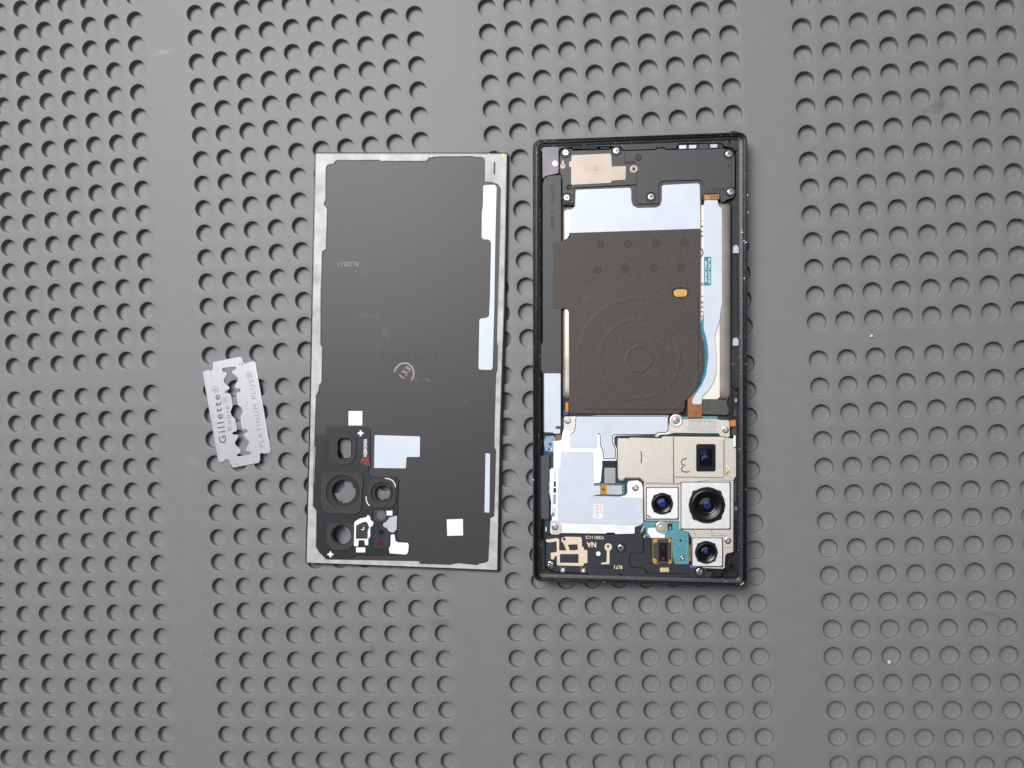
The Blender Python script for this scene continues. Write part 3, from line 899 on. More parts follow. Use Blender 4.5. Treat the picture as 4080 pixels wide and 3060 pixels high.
scuffs(M['mat'], ((3740, 420, 55, 30, 0.5, (70, 70, 69), 0.42), (3690, 442, 26, 16, 0.2, (70, 70, 69), 0.36), (1755, 2478, 70, 24, 0, (84, 84, 84), 0.3),
         (1482, 2580, 14, 26, 0.3, (70, 70, 70), 0.42), (640, 210, 50, 12, 0.2, (150, 150, 149), 0.42), (770, 1838, 22, 22, 0, (150, 148, 142), 0.24),
         (3940, 2445, 60, 16, -0.2, (76, 75, 74), 0.3), (3468, 1826, 16, 10, 0, (66, 66, 66), 0.42), (1200, 2060, 40, 20, 0.4, (96, 96, 96), 0.24),
         (3330, 1345, 160, 70, 0.1, (128, 126, 124), 0.15), (2150, 2700, 60, 200, 0.1, (128, 128, 127), 0.15), (500, 2900, 90, 60, 0.3, (104, 103, 100), 0.18)), 'P', 0)
scuffs(M['film'], ((740, 245, 130, 30, -.1, (78, 76, 76), .5), (900, 430, 60, 90, .4, (76, 74, 74), .5), (800, 560, 50, 40, .4, (66, 54, 68), .5), (1702, 1110, 26, 26, 0, (74, 80, 94), .6),
        (690, 1250 - 1457, 60, 60, .6, (74, 72, 72), .4), (1300, 960, 260, 50, .2, (58, 56, 56), .4), (1200, 880, 60, 24, -.6, (74, 72, 72), .5)), 'E', ZG, base_of(BC))


def coil_material():
    m = M['coil']
    nt = m.node_tree
    bp = next(n for n in nt.nodes if n.type == 'BUMP')
    tc = next(n for n in nt.nodes if n.type == 'TEX_COORD')
    b = base_of(PH)
    c = at('B', 1075, 760, ZS)
    vm = nn(nt, 'ShaderNodeVectorMath', operation='DISTANCE')
    sep = nn(nt, 'ShaderNodeVectorMath', operation='MULTIPLY')
    sep.inputs[1].default_value = (1, 1, 0)
    nt.links.new(tc.outputs['Object'], sep.inputs[0])
    nt.links.new(sep.outputs[0], vm.inputs[0])
    vm.inputs[1].default_value = (c.x * MM - b.x, c.y * MM - b.y, 0)
    mr = nn(nt, 'ShaderNodeMapRange')
    mr.inputs['From Min'].default_value = 0.0
    mr.inputs['From Max'].default_value = 0.030
    nt.links.new(vm.outputs['Value'], mr.inputs['Value'])
    rp = nn(nt, 'ShaderNodeValToRGB')
    el = rp.color_ramp.elements
    k = rad('B', 1075, 760, 100, ZS) / 100 / 30.0
    stops = [(90 * k, .5), (115 * k, .8), (140 * k, .45), (165 * k, .55), (340 * k, .5), (372 * k, .66), (395 * k, .45), (535 * k, .45), (570 * k, .58), (598 * k, .36)]
    el[0].position, el[0].color = 0, (.5, .5, .5, 1)
    el[1].position, el[1].color = 1, (.2, .2, .2, 1)
    for p, v in stops:
        e = el.new(min(.99, p))
        e.color = (v, v, v, 1)
    rp.color_ramp.interpolation = 'EASE'
    nt.links.new(mr.outputs[0], rp.inputs[0])
    c2 = at('B', 1085, 700, ZS)
    sq = nn(nt, 'ShaderNodeVectorMath', operation='SUBTRACT')
    nt.links.new(sep.outputs[0], sq.inputs[0])
    sq.inputs[1].default_value = (c2.x * MM - b.x, c2.y * MM - b.y, 0)
    ab = nn(nt, 'ShaderNodeVectorMath', operation='ABSOLUTE')
    nt.links.new(sq.outputs[0], ab.inputs[0])
    sx = nn(nt, 'ShaderNodeSeparateXYZ')
    nt.links.new(ab.outputs[0], sx.inputs[0])
    mxx = nn(nt, 'ShaderNodeMath', operation='SMOOTH_MAX')
    nt.links.new(sx.outputs[0], mxx.inputs[0])
    nt.links.new(sx.outputs[1], mxx.inputs[1])
    mxx.inputs[2].default_value = 4 * MM
    half = rad('B', 1085, 700, 535, ZS) * MM
    m3 = nn(nt, 'ShaderNodeMapRange', interpolation_type='SMOOTHSTEP')
    m3.inputs['From Min'].default_value = half - .25 * MM
    m3.inputs['From Max'].default_value = half + .25 * MM
    m3.inputs['To Max'].default_value = -.5
    nt.links.new(mxx.outputs[0], m3.inputs['Value'])
    sm = nn(nt, 'ShaderNodeMath', operation='ADD')
    nt.links.new(rp.outputs[0], sm.inputs[0])
    nt.links.new(m3.outputs[0], sm.inputs[1])
    b2 = nn(nt, 'ShaderNodeBump')
    b2.inputs['Strength'].default_value = .8
    b2.inputs['Distance'].default_value = .4 * MM
    nt.links.new(sm.outputs[0], b2.inputs['Height'])
    nt.links.new(b2.outputs[0], bp.inputs['Normal'])


coil_material()
CS = plate('coil_sheet', 'A', SH_O, 6.6, ZS, 'coil', PH, r=.4, bev=.06,
           holes=[[('A', x, y) for x, y in circ(hx, hy, 37, 22)] for hx, hy in HOL] + [[('B', x, y) for x, y in circ(1453, 154, 80, 28, 51)]], hr=0)
for hx, hy in HOL:
    plate('sheet_recess', 'A', circ(hx, hy, 39, 22), 6.9, ZS - .09, 'coil_hole', CS, r=0, bev=0)
plate('oval_recess', 'B', circ(1453, 154, 82, 28, 53), 6.9, ZS - .15, 'black_matt', CS, r=0, bev=0)
GO = plate('gold_window', 'B', [(1392, 140), (1410, 123), (1500, 121), (1516, 138), (1516, 165), (1500, 187), (1412, 190), (1392, 170)], 6.9, ZS - .05, 'goldpad', CS, r=1.0, bev=.03)
text('B', 1452, 140, 84, 22, 'AH 270S', 180, ZS - .03, 'orangeink', GO, bold=0)
text('B', 1452, 168, 72, 22, 'B0 R07', 180, ZS - .03, 'orangeink', GO, bold=0)

# flexible ribbon on the battery's right
FX = plate('flex_ribbon', 'A', [(1672, 692), (1690, 684), (1795, 686), (1806, 738), (1836, 766), (1838, 1640), ('B', 1827, 290), ('B', 1815, 400), ('B', 1776, 520), ('B', 1770, 582), ('B', 1783, 700), ('B', 1782, 890), ('B', 1756, 980), ('B', 1702, 1060),
           ('B', 1657, 1100), ('B', 1650, 1162), ('B', 1640, 1178), ('B', 1576, 1178), ('B', 1562, 1162), ('B', 1566, 1128), ('B', 1590, 1090), ('B', 1652, 1000), ('B', 1692, 900), ('B', 1713, 740), ('B', 1706, 640), ('B', 1690, 560), ('B', 1668, 490), ('B', 1668, 60)],
           6.7, 7.02, 'liner', PH, r=.3, bev=.05)
plate('flex_core', 'B', [(1664, 330), (1660, 380), (1640, 430), (1637, 480), (1662, 560), (1676, 660), (1680, 720), (1678, 790), (1655, 930), (1610, 1025), (1566, 1085), (1572, 1132), (1620, 1132), (1690, 1050), (1765, 900), (1765, 700), (1740, 500), (1740, 330)], 6.58, 6.78, 'teal_dark', FX, r=.2, bev=.03)
plate('flex_tail', 'B', [(1568, 1083), (1612, 1085), (1612, 1120), (1653, 1130), (1653, 1300), (1519, 1300), (1520, 1130)], 6.5, 6.9, 'amber', FX, r=.1, bev=.03)
plate('flex_seam', 'A', [(1637, 690), (1643, 690), ('B', 1637, 120), ('B', 1633, 120)], 6.6, 6.95, 'amber', FX, r=0, bev=0)
TT = plate('printed_tag', 'A', [(1672, 1206), (1728, 1204), (1738, 1214), (1735, 1468), (1670, 1470)], 7.02, 7.06, 'teal_dark', FX, r=.2, bev=.02)
text('A', 1718, 1335, 236, 20, 'B0_FRC_REV0.5B', -90, 7.075, 'whiteink', TT, bold=.012)
text('A', 1688, 1340, 200, 20, '2021.09.08', -90, 7.075, 'whiteink', TT, bold=.012)
CN = plate('flex_connector', 'A', [(1660, 628), (1815, 622), (1817, 672), (1795, 684), (1664, 690)], 6.5, 7.0, 'black_matt', PH, r=.1, bev=.05)
plate('connector_film', 'A', [(1668, 634), (1795, 630), (1795, 680), (1668, 686)], 7.0, 7.06, 'amber', CN, r=.1, bev=.02)
for k in range(4):
    plate('connector_pin', 'A', rect(1798, 632 + k * 12, 1810, 638 + k * 12), 7.0, 7.05, 'goldpad', CN, r=0, bev=0)
for k, x in enumerate((1680, 1692, 1704, 1716)):
    plate('connector_pin', 'A', rect(x, 640, x + 5, 676), 7.06, 7.08, 'goldpad', CN, r=0, bev=0)

# side buttons' clips and glassy tabs on the right ledge
BTN = plate('button_rail', 'A', [(1935, 1185), (1985, 1180), ('B', 2000, 520), ('B', 1975, 560), ('B', 1935, 560)], 6.5, ZL + .12, 'frame', PH, r=.3, bev=.1)
plate('button_rail_groove', 'A', [(1968, 1200), (1982, 1200), ('B', 1988, 500), ('B', 1974, 500)], 6.9, ZL + .16, 'black_gloss', BTN, r=.1, bev=.03)
for t, x, y in (('A', 1963, 1136), ('B', 1961, 603)):
    plate('clip_tab', t, [(x - 32, y + 40), (x - 30, y - 20), (x - 14, y - 42), (x + 14, y - 44), (x + 32, y - 20), (x + 34, y + 36), (x + 10, y + 42)], 6.8, ZL + .5, 'screw', PH, r=.4, bev=.25)
SK = plate('side_key_bay', 'B', [(1935, 1060), (1985, 1060), ('C', 1985, 1000), ('C', 1935, 1000)], 5, 6.6, 'cavity', PH, r=.2, bev=.05)
plate('key_spring', 'B', rect(1952, 1122, 1976, 1160), 6.6, 7.2, 'screw', SK, r=.1, bev=.08)
plate('key_clip', 'B', rect(1940, 1225, 1968, 1290), 6.6, 7.1, 'plastic', SK, r=.1, bev=.08)
plate('key_flex', 'B', rect(1912, 1322, 1964, 1382), 6.6, 7.2, mat('orange_flex', (188, 122, 58), .35), SK, r=.3, bev=.12)
plate('key_clip', 'B', rect(1925, 1395, 1972, 1462), 6.6, 7.25, 'plastic', SK, r=.1, bev=.1)
plate('key_bar', 'C', rect(1942, 205, 1962, 325), 6.6, 7.0, 'steel', SK, r=.1, bev=.05)
plate('key_bar', 'C', rect(1948, 640, 1965, 830), 6.6, 7.0, 'plastic', SK, r=.1, bev=.05)
plate('key_spring', 'C', rect(1954, 872, 1980, 912), 6.6, 7.15, 'screw', SK, r=.1, bev=.08)

# ---------------- board end of the phone
MB = plate('main_board', 'C', [(205, 215), (300, 215), (380, 40), (1900, 50), (1900, 260), (1540, 1100), (1535, 1410), (1110, 1430), (1080, 1120), (210, 1120), (200, 380)], 5, 6.3, mat('dark_slate_board', (34, 52, 60), .4, var=.2, vscale=700), PH, r=.4, bev=.05)
plate('board_pad', 'C', [(200, 262), (222, 226), (282, 220), (306, 240), (306, 350), (286, 372), (212, 362)], 6.3, 6.55, mat('pale_blue_board', (120, 150, 176), .35, var=.3, vscale=900), MB, r=.5, bev=.05)
for q in ((228, 282, 240, 306), (243, 262, 266, 284), (250, 290, 268, 312), (270, 270, 286, 286), (236, 340, 258, 352), (262, 336, 276, 356)):
    plate('chip', 'C', rect(*q), 6.55, 6.8, rnd.choice(['champagne', 'ink', 'grey_chip']), MB, r=.05, bev=.04)
plate('chip_flex', 'C', rect(312, 212, 356, 264), 6.3, 6.95, 'amber', MB, r=.1, bev=.04)

ZP = 7.1
SP = plate('shield_plate', 'C', [(384, 64), (396, 45), (484, 45), (700, 36), (1345, 36), (1350, 200), (1240, 214), (862, 222), (846, 240), (848, 300), (870, 340), (868, 452), (735, 452), (738, 490), (724, 640), (714, 654), (660, 660), (664, 776), (900, 782), (950, 770), (968, 745),
           (965, 668), (978, 640), (1062, 632), (1098, 655), (1110, 700), (1112, 1020), (1090, 1045), (1038, 1058), (1034, 1122), (860, 1126), (845, 1112), (780, 1112), (770, 1122), (345, 1116), (336, 1130), (270, 1128), (260, 1112), (262, 1010),
           (274, 1000), (276, 832), (262, 760), (240, 702), (258, 640), (256, 528), (288, 520), (290, 274), (360, 262), (372, 190), (384, 160)], 6.2, ZP, 'steel', PH, r=.35, bev=.1)
W1 = [(497, 46), (1330, 46), (1338, 58), (1338, 172), (1322, 187), (1245, 190), (1225, 206), (852, 208), (830, 222), (830, 292), (854, 342), (854, 430), (750, 430), (748, 370), (722, 300), (720, 215), (705, 193), (690, 207),
      (685, 320), (668, 335), (455, 335), (440, 320), (437, 220), (460, 200), (484, 180), (494, 120)]
plate('sheet_gap', 'C', W1, ZP - .2, ZP + .03, 'black_matt', SP, r=.4, bev=0, grow=.28)
plate('shield_film', 'C', W1, ZP, ZP + .2, 'liner', SP, r=.4, bev=.04)
SF = plate('shield_film', 'C', [(360, 368), (640, 366), (652, 378), (656, 660), (666, 680), (720, 680), (720, 762), (668, 766), (664, 778), (1088, 790), (1106, 802), (1102, 1018), (1076, 1042), (335, 1020), (328, 1004), (331, 522), (350, 514), (355, 380)],
      ZP, ZP + .22, 'liner', SP, r=.35, bev=.05)
LB = plate('sticker', 'C', [(660, 850), (735, 848), (743, 856), (740, 972), (733, 980), (662, 978), (655, 970)], ZP + .22, ZP + .25, 'white', SF, r=.3, bev=.01)
for k in range(11):
    xx, yy = 668 + 24 * (k % 3), 858 + 30 * (k // 3)
    stroke('C', [(xx, yy), (xx + 14, yy), (xx + 14, yy + 18), (xx + 2, yy + 18), (xx, yy + 4)], 4, ZP + .262, 'orangeink', LB, name='sticker_print')
BH = plate('flex_neck', 'C', rect(752, 430, 862, 516), 6.3, 7.0, 'black_matt', PH, r=.1, bev=.04)
for k in range(7):
    plate('flex_line', 'C', rect(762 + 14 * k, 452, 765 + 14 * k, 514), 7.0, 7.015, 'emboss', BH, r=0, bev=0)
plate('board_connector', 'C', rect(757, 516, 858, 660), 6.3, 7.15, 'grey_chip', PH, r=.2, bev=.06)
CB = plate('connector_board', 'C', [(665, 660), (735, 655), (860, 655), (945, 668), (942, 772), (670, 774)], 6.3, 6.7, mat('slate_board', (70, 96, 112), .4), PH, r=.1, bev=.03)
plate('connector_flex', 'C', rect(722, 672, 786, 760), 6.7, 6.95, mat('yellow_flex', (176, 128, 28), .35, var=.2, vscale=900), CB, r=.1, bev=.03)
lathe('flex_dot', 'C', 747, 717, [(11, 6.96), (9, 6.97)], 'ink', CB, n=14)
plate('connector_cap', 'C', rect(792, 678, 920, 762), 6.7, 7.2, mat('pale_steel', (190, 194, 198), .35, metal=.4), CB, r=.2, bev=.07)
for k in range(5):
    plate('connector_pin', 'C', rect(780, 682 + 16 * k, 792, 689 + 16 * k), 6.7, 7.0, 'steel', CB, r=0, bev=.02)
for k in range(3):
    plate('chip', 'C', rect(926, 680 + 28 * k, 936, 690 + 28 * k), 6.7, 6.85, 'grey_chip', CB, r=0, bev=.02)
for x in (683, 705):
    plate('connector_pad', 'C', rect(x, 664, x + 14, 672), 6.7, 6.9, 'goldpad', CB, r=0, bev=.02)

plate('screw_tab', 'C', [(384, 68), (400, 44), (478, 50), (492, 100), (485, 150), (440, 180), (384, 150)], ZP, ZP + .12, 'champagne', SP, r=.6, bev=.06)
plate('screw_tab', 'C', [(985, 640), (1065, 636), (1098, 660), (1104, 740), (1070, 762), (1010, 760), (986, 730)], ZP, ZP + .12, 'steel', SP, r=.6, bev=.08)
plate('screw_tab', 'C', [(268, 1000), (320, 998), (362, 1040), (368, 1110), (340, 1126), (272, 1122)], ZP, ZP + .1, 'champagne', SP, r=.6, bev=.06)
plate('solder_frame', 'C', [(296, 272), (338, 275), (342, 500), (350, 514), (290, 518)], ZP, ZP + .08, 'steel', SP, r=.2, bev=.04)

# upper right connector bracket
CBK = plate('connector_bracket', 'C', [(1362, 62), (1378, 42), (1458, 44), (1472, 72), (1520, 68), (1782, 64), (1812, 76), (1898, 80), (1906, 96), (1908, 226), (1890, 238), (1818, 222), (1806, 200), (1400, 196), (1345, 210), (1265, 215), (1245, 236), (1215, 224), (1240, 200), (1330, 190), (1345, 165)],
            6.3, 7.05, 'champagne', PH, r=.35, bev=.1)
plate('bracket_pad', 'C', [(1522, 72), (1770, 66), (1780, 76), (1776, 180), (1764, 188), (1526, 176), (1518, 168)], 7.05, 7.18, mat('pale_bracket', (198, 194, 188), .4, metal=.4, var=.06, vscale=900), CBK, r=.2, bev=.04)
lathe('screw_boss', 'C', 1417, 84, [(62, 7.06), (58, 7.2), (42, 7.2), (38, 7.1)], 'champagne', CBK, n=30)
for k in range(8):
    stroke('C', [(1556 + 24 * k, 76), (1556 + 24 * k, 92 + 10 * (k % 2))], 4, 7.19, 'smoke', CBK, name='pin_mark')
plate('dark_gap', 'C', [(1400, 200), (1700, 200), (1800, 208), (1800, 222), (1400, 222)], 6.3, 6.9, mat('dark_teal', (26, 56, 60), .4), PH, r=.05, bev=.03)
plate('connector_edge', 'B', [(1475, 1292), (1520, 1290), (1520, 1310), (1475, 1312)], 6.3, 6.9, 'teal', PH, r=.1, bev=.03)
plate('connector_edge', 'B', [(1655, 1288), (1790, 1288), (1808, 1304), (1655, 1308)], 6.3, 6.9, 'teal', PH, r=.1, bev=.03)

# camera cage (champagne) around the modules
CG = plate('camera_cage', 'C', [(878, 256), (890, 236), (1275, 246), (1296, 228), (1850, 232), (1868, 240), (1942, 248), (1945, 330), (1965, 340), (1966, 596), (1950, 610), (1942, 640), (1940, 1290), (1880, 1305), (1866, 1330), (1862, 1430), (1845, 1446), (1560, 1432), (1556, 1160), (1530, 1105), (1440, 1085), (1445, 1005), (1126, 1002),
           (1118, 690), (1122, 650), (1085, 612), (950, 612), (930, 634), (895, 632), (880, 610)], 6.0, 7.0, 'champagne', PH, r=.4, bev=.12)
PC = plate('periscope_housing', 'C', [(886, 262), (1000, 246), (1270, 254), (1298, 234), (1388, 236), (1388, 655), (1150, 652), (1120, 636), (1084, 606), (950, 604), (928, 624), (900, 622), (888, 606)], 7.0, 7.45, 'champagne', PH, r=.4, bev=.1)
stroke('C', [(1092, 362), (1098, 400), (1097, 440), (1092, 474)], 9, 7.465, 'ink', PC)
stroke('C', [(1140, 655), (1140, 603), (1388, 603)], 4, 7.463, 'champagne', PC, name='stamped_line')
text('C', 1262, 632, 150, 34, 'H-1-X', 180, 7.465, 'champagne', PC, bold=-.01)
plate('housing_gap', 'C', rect(888, 236, 990, 246), 6.9, 7.04, 'black_matt', PH, r=.05, bev=0)
PB = plate('periscope_block', 'C', [(1394, 236), (1846, 256), (1850, 604), (1396, 598)], 7.0, 7.75, mat('bright_champagne', (220, 210, 197), .36, metal=.4, var=.10, vscale=2600, bump=.006, bscale=3200), PH, r=.2, bev=.1,
           holes=[rect(1600, 299, 1778, 551)], hr=.8)
plate('prism_window', 'C', rect(1590, 290, 1788, 560), 6.8, 7.55, 'black_gloss', PB, r=.3, bev=0, holes=[rect(1630, 342, 1748, 505)], hr=.6)
lathe('prism_lens', 'C', 1690, 440, [(44, 7.2), (38, 7.26), (20, 7.32)], 'lens', PB, n=24)
plate('prism_glass', 'C', rect(1625, 338, 1752, 510), 6.8, 7.2, 'lens', PB, r=.3, bev=0)
plate('painted_reflection', 'C', rect(1638, 352, 1694, 394), 7.2, 7.24, 'lens_blue', PB, r=.2, bev=.02)  # blue patch paints a reflection onto the prism glass
stroke('C', [(1512, 430), (1476, 440), (1462, 462), (1470, 484), (1500, 492), (1472, 506), (1464, 530), (1474, 550), (1505, 556), (1538, 550)], 11, 7.77, 'purple', PB)
for y in (510, 563):
    lathe('cage_pin', 'C', 1893, y, [(19, 7.02), (16, 7.12), (11, 7.1), (9, 7.04)], 'goldpad' if y > 520 else 'champagne', CG, n=18)
for x, y, s in ((1700, 1125, 'E4'), (1765, 1125, 'V6'), (1830, 1125, 'E0')):
    stroke('C', circ(x, y, 22, 20), 4, 7.012, 'champagne', CG, name='stamped_ring', closed=True)
    text('C', x, y, 24, 18, s, 180, 7.013, 'smoke', CG, bold=-.02)
stroke('C', [(1390, 232), (1391, 660), (1460, 662)], 5, 7.46, 'smoke', CG, name='cage_seam')
for pts in ([(1130, 662), (1390, 668), (1740, 628), (1940, 630)], [(1450, 1085), (1560, 1080), (1600, 1140)], [(1740, 1085), (1740, 1140), (1880, 1140)], [(1860, 245), (1865, 590), (1930, 610)], [(1850, 1250), (1935, 1250)]):
    stroke('C', pts, 4, 7.012, 'smoke', CG, name='cage_seam')


def camera_module(cx, cy, x0, y0, x1, y1, r0, rcone, rg, zh, mname):
    """square metal housing, black barrel with lugs, stepped cone, glass"""
    plate('module_gap', 'C', rect(x0 - 8, y0 - 8, x1 + 8, y1 + 8), 6.8, 7.03, 'black_matt', PH, r=.3, bev=0)
    h = plate('camera_module', 'C', [(x0 + 8, y0), (x1 - 8, y0), (x1, y0 + 8), (x1, y1 - 10), (x1 - 10, y1), (x0 + 8, y1), (x0, y1 - 8), (x0, y0 + 8)], 6.8, zh, mname, PH, r=.25, bev=.12, holes=[circ(cx, cy, r0 * .98, 36)], hr=0)
    # barrel with four lugs
    pts = []
    for k in range(72):
        a = 2 * math.pi * k / 72
        lug = max(0.0, math.cos(4 * (a - math.pi / 4))) ** 6
        pts.append((cx + r0 * (1.0 + .09 * lug + .012 * math.cos(16 * a)) * math.cos(a), cy + r0 * (1.0 + .09 * lug) * math.sin(a)))
    plate('barrel_ring', 'C', pts, 6.8, zh + .22, 'black_matt', h, r=0, bev=.1, holes=[circ(cx, cy, r0 * .9, 40)], hr=0)
    lathe('barrel', 'C', cx, cy, [(r0 * .92, zh), (r0 * .91, zh + .5), (r0 * .86, zh + .72), (rcone * 1.28, zh + .78), (rcone * 1.18, zh + .7), (rcone, zh + .35), (rcone * .86, zh + .3), (rg * 1.45, zh - .1), (rg * 1.2, zh - .2)], 'black_gloss', h, n=48, cap=False)
    g = lathe('lens', 'C', cx, cy, [(rg * 1.25, zh - .22), (rg, zh - .12), (rg * .7, zh - .02), (rg * .35, zh + .04)], 'lens', h, n=32)
    return h, g, zh


hm, g, zh = camera_module(1698, 860, 1464, 652, 1908, 1076, 168, 104, 58, 7.6, 'silver')
lathe('lens_coating', 'C', 1700, 860, [(34, zh + .0), (26, zh + .05), (12, zh + .08)], 'lens_blue', g, n=28)
lathe('housing_dimple', 'C', 1496, 692, [(10, 7.6), (8, 7.64), (5, 7.61)], 'silver', hm, n=14)
lathe('housing_dimple', 'C', 1494, 1016, [(11, 7.6), (8, 7.64), (5, 7.61)], 'silver', hm, n=14)
h, g, zh = camera_module(1287, 846, 1146, 702, 1430, 984, 100, 64, 46, 7.5, 'steel')
lathe('lens_coating', 'C', 1287, 846, [(36, zh + .0), (30, zh + .05), (16, zh + .09)], 'lens_blue', g, n=28)
stroke('C', [(1150, 950), (1168, 968), (1180, 972)], 12, 7.52, 'purple', h)
h, g, zh = camera_module(1692, 1293, 1566, 1164, 1838, 1420, 105, 70, 42, 7.5, 'silver')

lathe('lens_coating', 'C', 1692, 1293, [(22, zh - .02), (16, zh + .05), (8, zh + .07)], 'lens_blue', g, n=24)

# flash corner and sensor
PBD = plate('flash_board', 'C', [(1108, 1012), (1442, 1006), (1442, 1090), (1528, 1104), (1534, 1400), (1404, 1402), (1384, 1330), (1376, 1160), (1320, 1160), (1150, 1160), (1112, 1080)], 6.0, 6.75, 'teal', PH, r=.3, bev=.05)
plate('flash_tray', 'C', circ(1288, 1068, 64, 8), 6.75, 6.8, mat('pale_tray', (190, 190, 182), .35), PBD, r=.1, bev=.02)
lathe('flash_lens', 'C', 1288, 1068, [(74, 6.76), (70, 7.05), (52, 7.12)], 'clear', PBD, n=8)
lathe('flash_led', 'C', 1284, 1073, [(34, 6.78), (30, 6.95), (18, 7.0)], 'flash', PBD, n=24)
plate('foam_wedge', 'C', [(1156, 1072), (1222, 1066), (1244, 1110), (1316, 1134), (1312, 1160), (1186, 1160), (1152, 1112)], 6.75, 7.1, 'white', PBD, r=.3, bev=.06)
plate('chip', 'C', rect(1184, 1026, 1208, 1046), 6.75, 6.95, 'goldpad', PBD, r=.05, bev=.04)
plate('chip', 'C', rect(1336, 1028, 1378, 1086), 6.75, 7.0, 'ink', PBD, r=.1, bev=.04)
plate('chip', 'C', rect(1352, 1058, 1368, 1082), 7.0, 7.06, 'grey_chip', PBD, r=.05, bev=.02)
for k in range(6):
    plate('connector_pin', 'C', rect(1262 + 14 * k, 1010, 1268 + 14 * k, 1018), 6.75, 6.9, 'whiteink', PBD, r=0, bev=.01)
lathe('board_hole', 'C', 1458, 1188, [(12, 6.76), (9, 6.765)], 'black_matt', PBD, n=14)
plate('coax_socket', 'C', [(1448, 1322), (1494, 1322), (1496, 1366), (1450, 1368)], 6.75, 6.95, 'screw', PBD, r=.1, bev=.05)
lathe('coax_pin', 'C', 1472, 1345, [(19, 6.96), (16, 7.15), (10, 7.15), (7, 6.98)], 'screw', PBD, n=18)
plate('board_flex', 'C', rect(1534, 1225, 1556, 1375), 6.0, 6.8, 'amber', PH, r=.05, bev=.03)
SB = plate('sensor_base', 'C', [(1198, 1172), (1245, 1166), (1362, 1164), (1380, 1180), (1380, 1384), (1364, 1402), (1216, 1400), (1198, 1384)], 6.4, 6.95, 'goldpad', PH, r=.4, bev=.06)
for x, y in ((1224, 1372), (1350, 1188), (1350, 1380), (1226, 1190)):
    lathe('base_hole', 'C', x, y, [(20, 6.99), (17, 7.03), (11, 7.03), (9, 6.995)], 'goldpad', SB, n=14)
plate('base_mask', 'C', [(1212, 1182), (1246, 1176), (1358, 1174), (1370, 1186), (1370, 1376), (1358, 1390), (1222, 1390), (1212, 1376)], 6.95, 6.99, 'black_matt', SB, r=.3, bev=.02)
SBK = plate('sensor_block', 'C', [(1252, 1172), (1342, 1170), (1344, 1205), (1364, 1210), (1364, 1345), (1344, 1350), (1342, 1398), (1252, 1398), (1250, 1350), (1204, 1342), (1204, 1212), (1250, 1205)], 6.9, 7.5, 'plastic', PH, r=.15, bev=.1)
plate('sensor_bar', 'C', rect(1258, 1205, 1336, 1372), 7.5, 7.72, 'black_gloss', SBK, r=.15, bev=.06)
plate('sensor_window', 'C', rect(1283, 1234, 1306, 1258), 7.72, 7.74, mat('brown_window', (66, 40, 40), .2), SBK, r=.05, bev=0)
plate('sensor_window', 'C', rect(1284, 1340, 1308, 1362), 7.72, 7.74, mat('crimson_window', (128, 36, 58), .2), SBK, r=.05, bev=0)
RBN = plate('sensor_ribbon', 'C', [(1074, 1046), (1104, 1036), (1128, 1070), (1138, 1130), (1160, 1168), (1194, 1196), (1196, 1232), (1168, 1212), (1122, 1176), (1104, 1120)], 6.9, 7.32, 'plastic_blue', PH, r=.5, bev=.08)
text('C', 1106, 1078, 62, 16, 'S908U', 68 + 180, 7.335, 'whiteink', RBN, bold=.01)
text('C', 1128, 1142, 30, 14, 'SI', 60 + 180, 7.335, 'whiteink', RBN, bold=.01)

# upper antenna module at the picture's bottom
AM = plate('antenna_module', 'C', [(220, 1150), (240, 1134), (340, 1134), (348, 1126), (860, 1132), (1036, 1130), (1046, 1070), (1078, 1052), (1108, 1100), (1114, 1280), (1100, 1300), (1000, 1300), (985, 1320), (985, 1398), (1012, 1436), (1120, 1440), (1150, 1486), (1540, 1496),
           (1530, 1522), (930, 1508), (905, 1488), (880, 1510), (612, 1500), (600, 1484), (310, 1472), (232, 1440), (216, 1400)], 5.5, 7.2, 'plastic_blue', PH, r=.4, bev=.12)
plate('antenna_step', 'C', [(990, 1320), (1004, 1304), (1116, 1300), (1122, 1210), (1180, 1230), (1196, 1400), (1400, 1408), (1530, 1408), (1560, 1430), (1690, 1436), (1700, 1472), (1740, 1470), (1745, 1510), (1720, 1524), (1545, 1520), (1530, 1490), (1156, 1482), (1124, 1436), (1016, 1430), (990, 1398)],
      5.5, 7.0, 'plastic_blue', PH, r=.4, bev=.1)
TR = plate('antenna_trace', 'C', [(218, 1176), (322, 1161), (341, 1172), (341, 1274), (408, 1276), (384, 1214), (360, 1190), (366, 1160), (400, 1148), (540, 1152), (548, 1165), (550, 1240), (566, 1245), (570, 1270), (600, 1273), (600, 1390), (570, 1392), (560, 1418), (330, 1412), (320, 1400),
           (320, 1322), (300, 1330), (292, 1358), (266, 1356), (262, 1296), (319, 1290), (318, 1192), (240, 1202), (221, 1192)], 7.2, 7.26, 'gold', AM, r=.25, bev=.02,
           holes=[[(420, 1222), (508, 1218), (513, 1270), (440, 1275)], [(348, 1308), (520, 1308), (518, 1390), (348, 1388)]], hr=.2)
lathe('feed_point', 'C', 388, 1172, [(14, 7.265), (10, 7.27)], 'ink', TR, n=14)
TR2 = plate('antenna_trace', 'C', [(756, 1243), (764, 1220), (780, 1209), (800, 1209), (818, 1220), (826, 1243), (820, 1264), (804, 1277), (803, 1400), (728, 1404), (726, 1388), (776, 1382), (778, 1278), (762, 1266)], 7.2, 7.26, 'gold', AM, r=.4, bev=.02)
lathe('feed_point', 'C', 790, 1238, [(12, 7.265), (9, 7.27)], 'ink', TR2, n=14)
text('C', 668, 1156, 172, 30, 'V2811CS', 180, 7.215, 'goldink', AM, bold=.01)
text('C', 636, 1222, 88, 50, 'NA', 180, 7.215, 'goldink', AM, bold=.03)
text('C', 882, 1427, 74, 34, 'R71', 180, 7.215, 'goldink', AM, bold=.015)
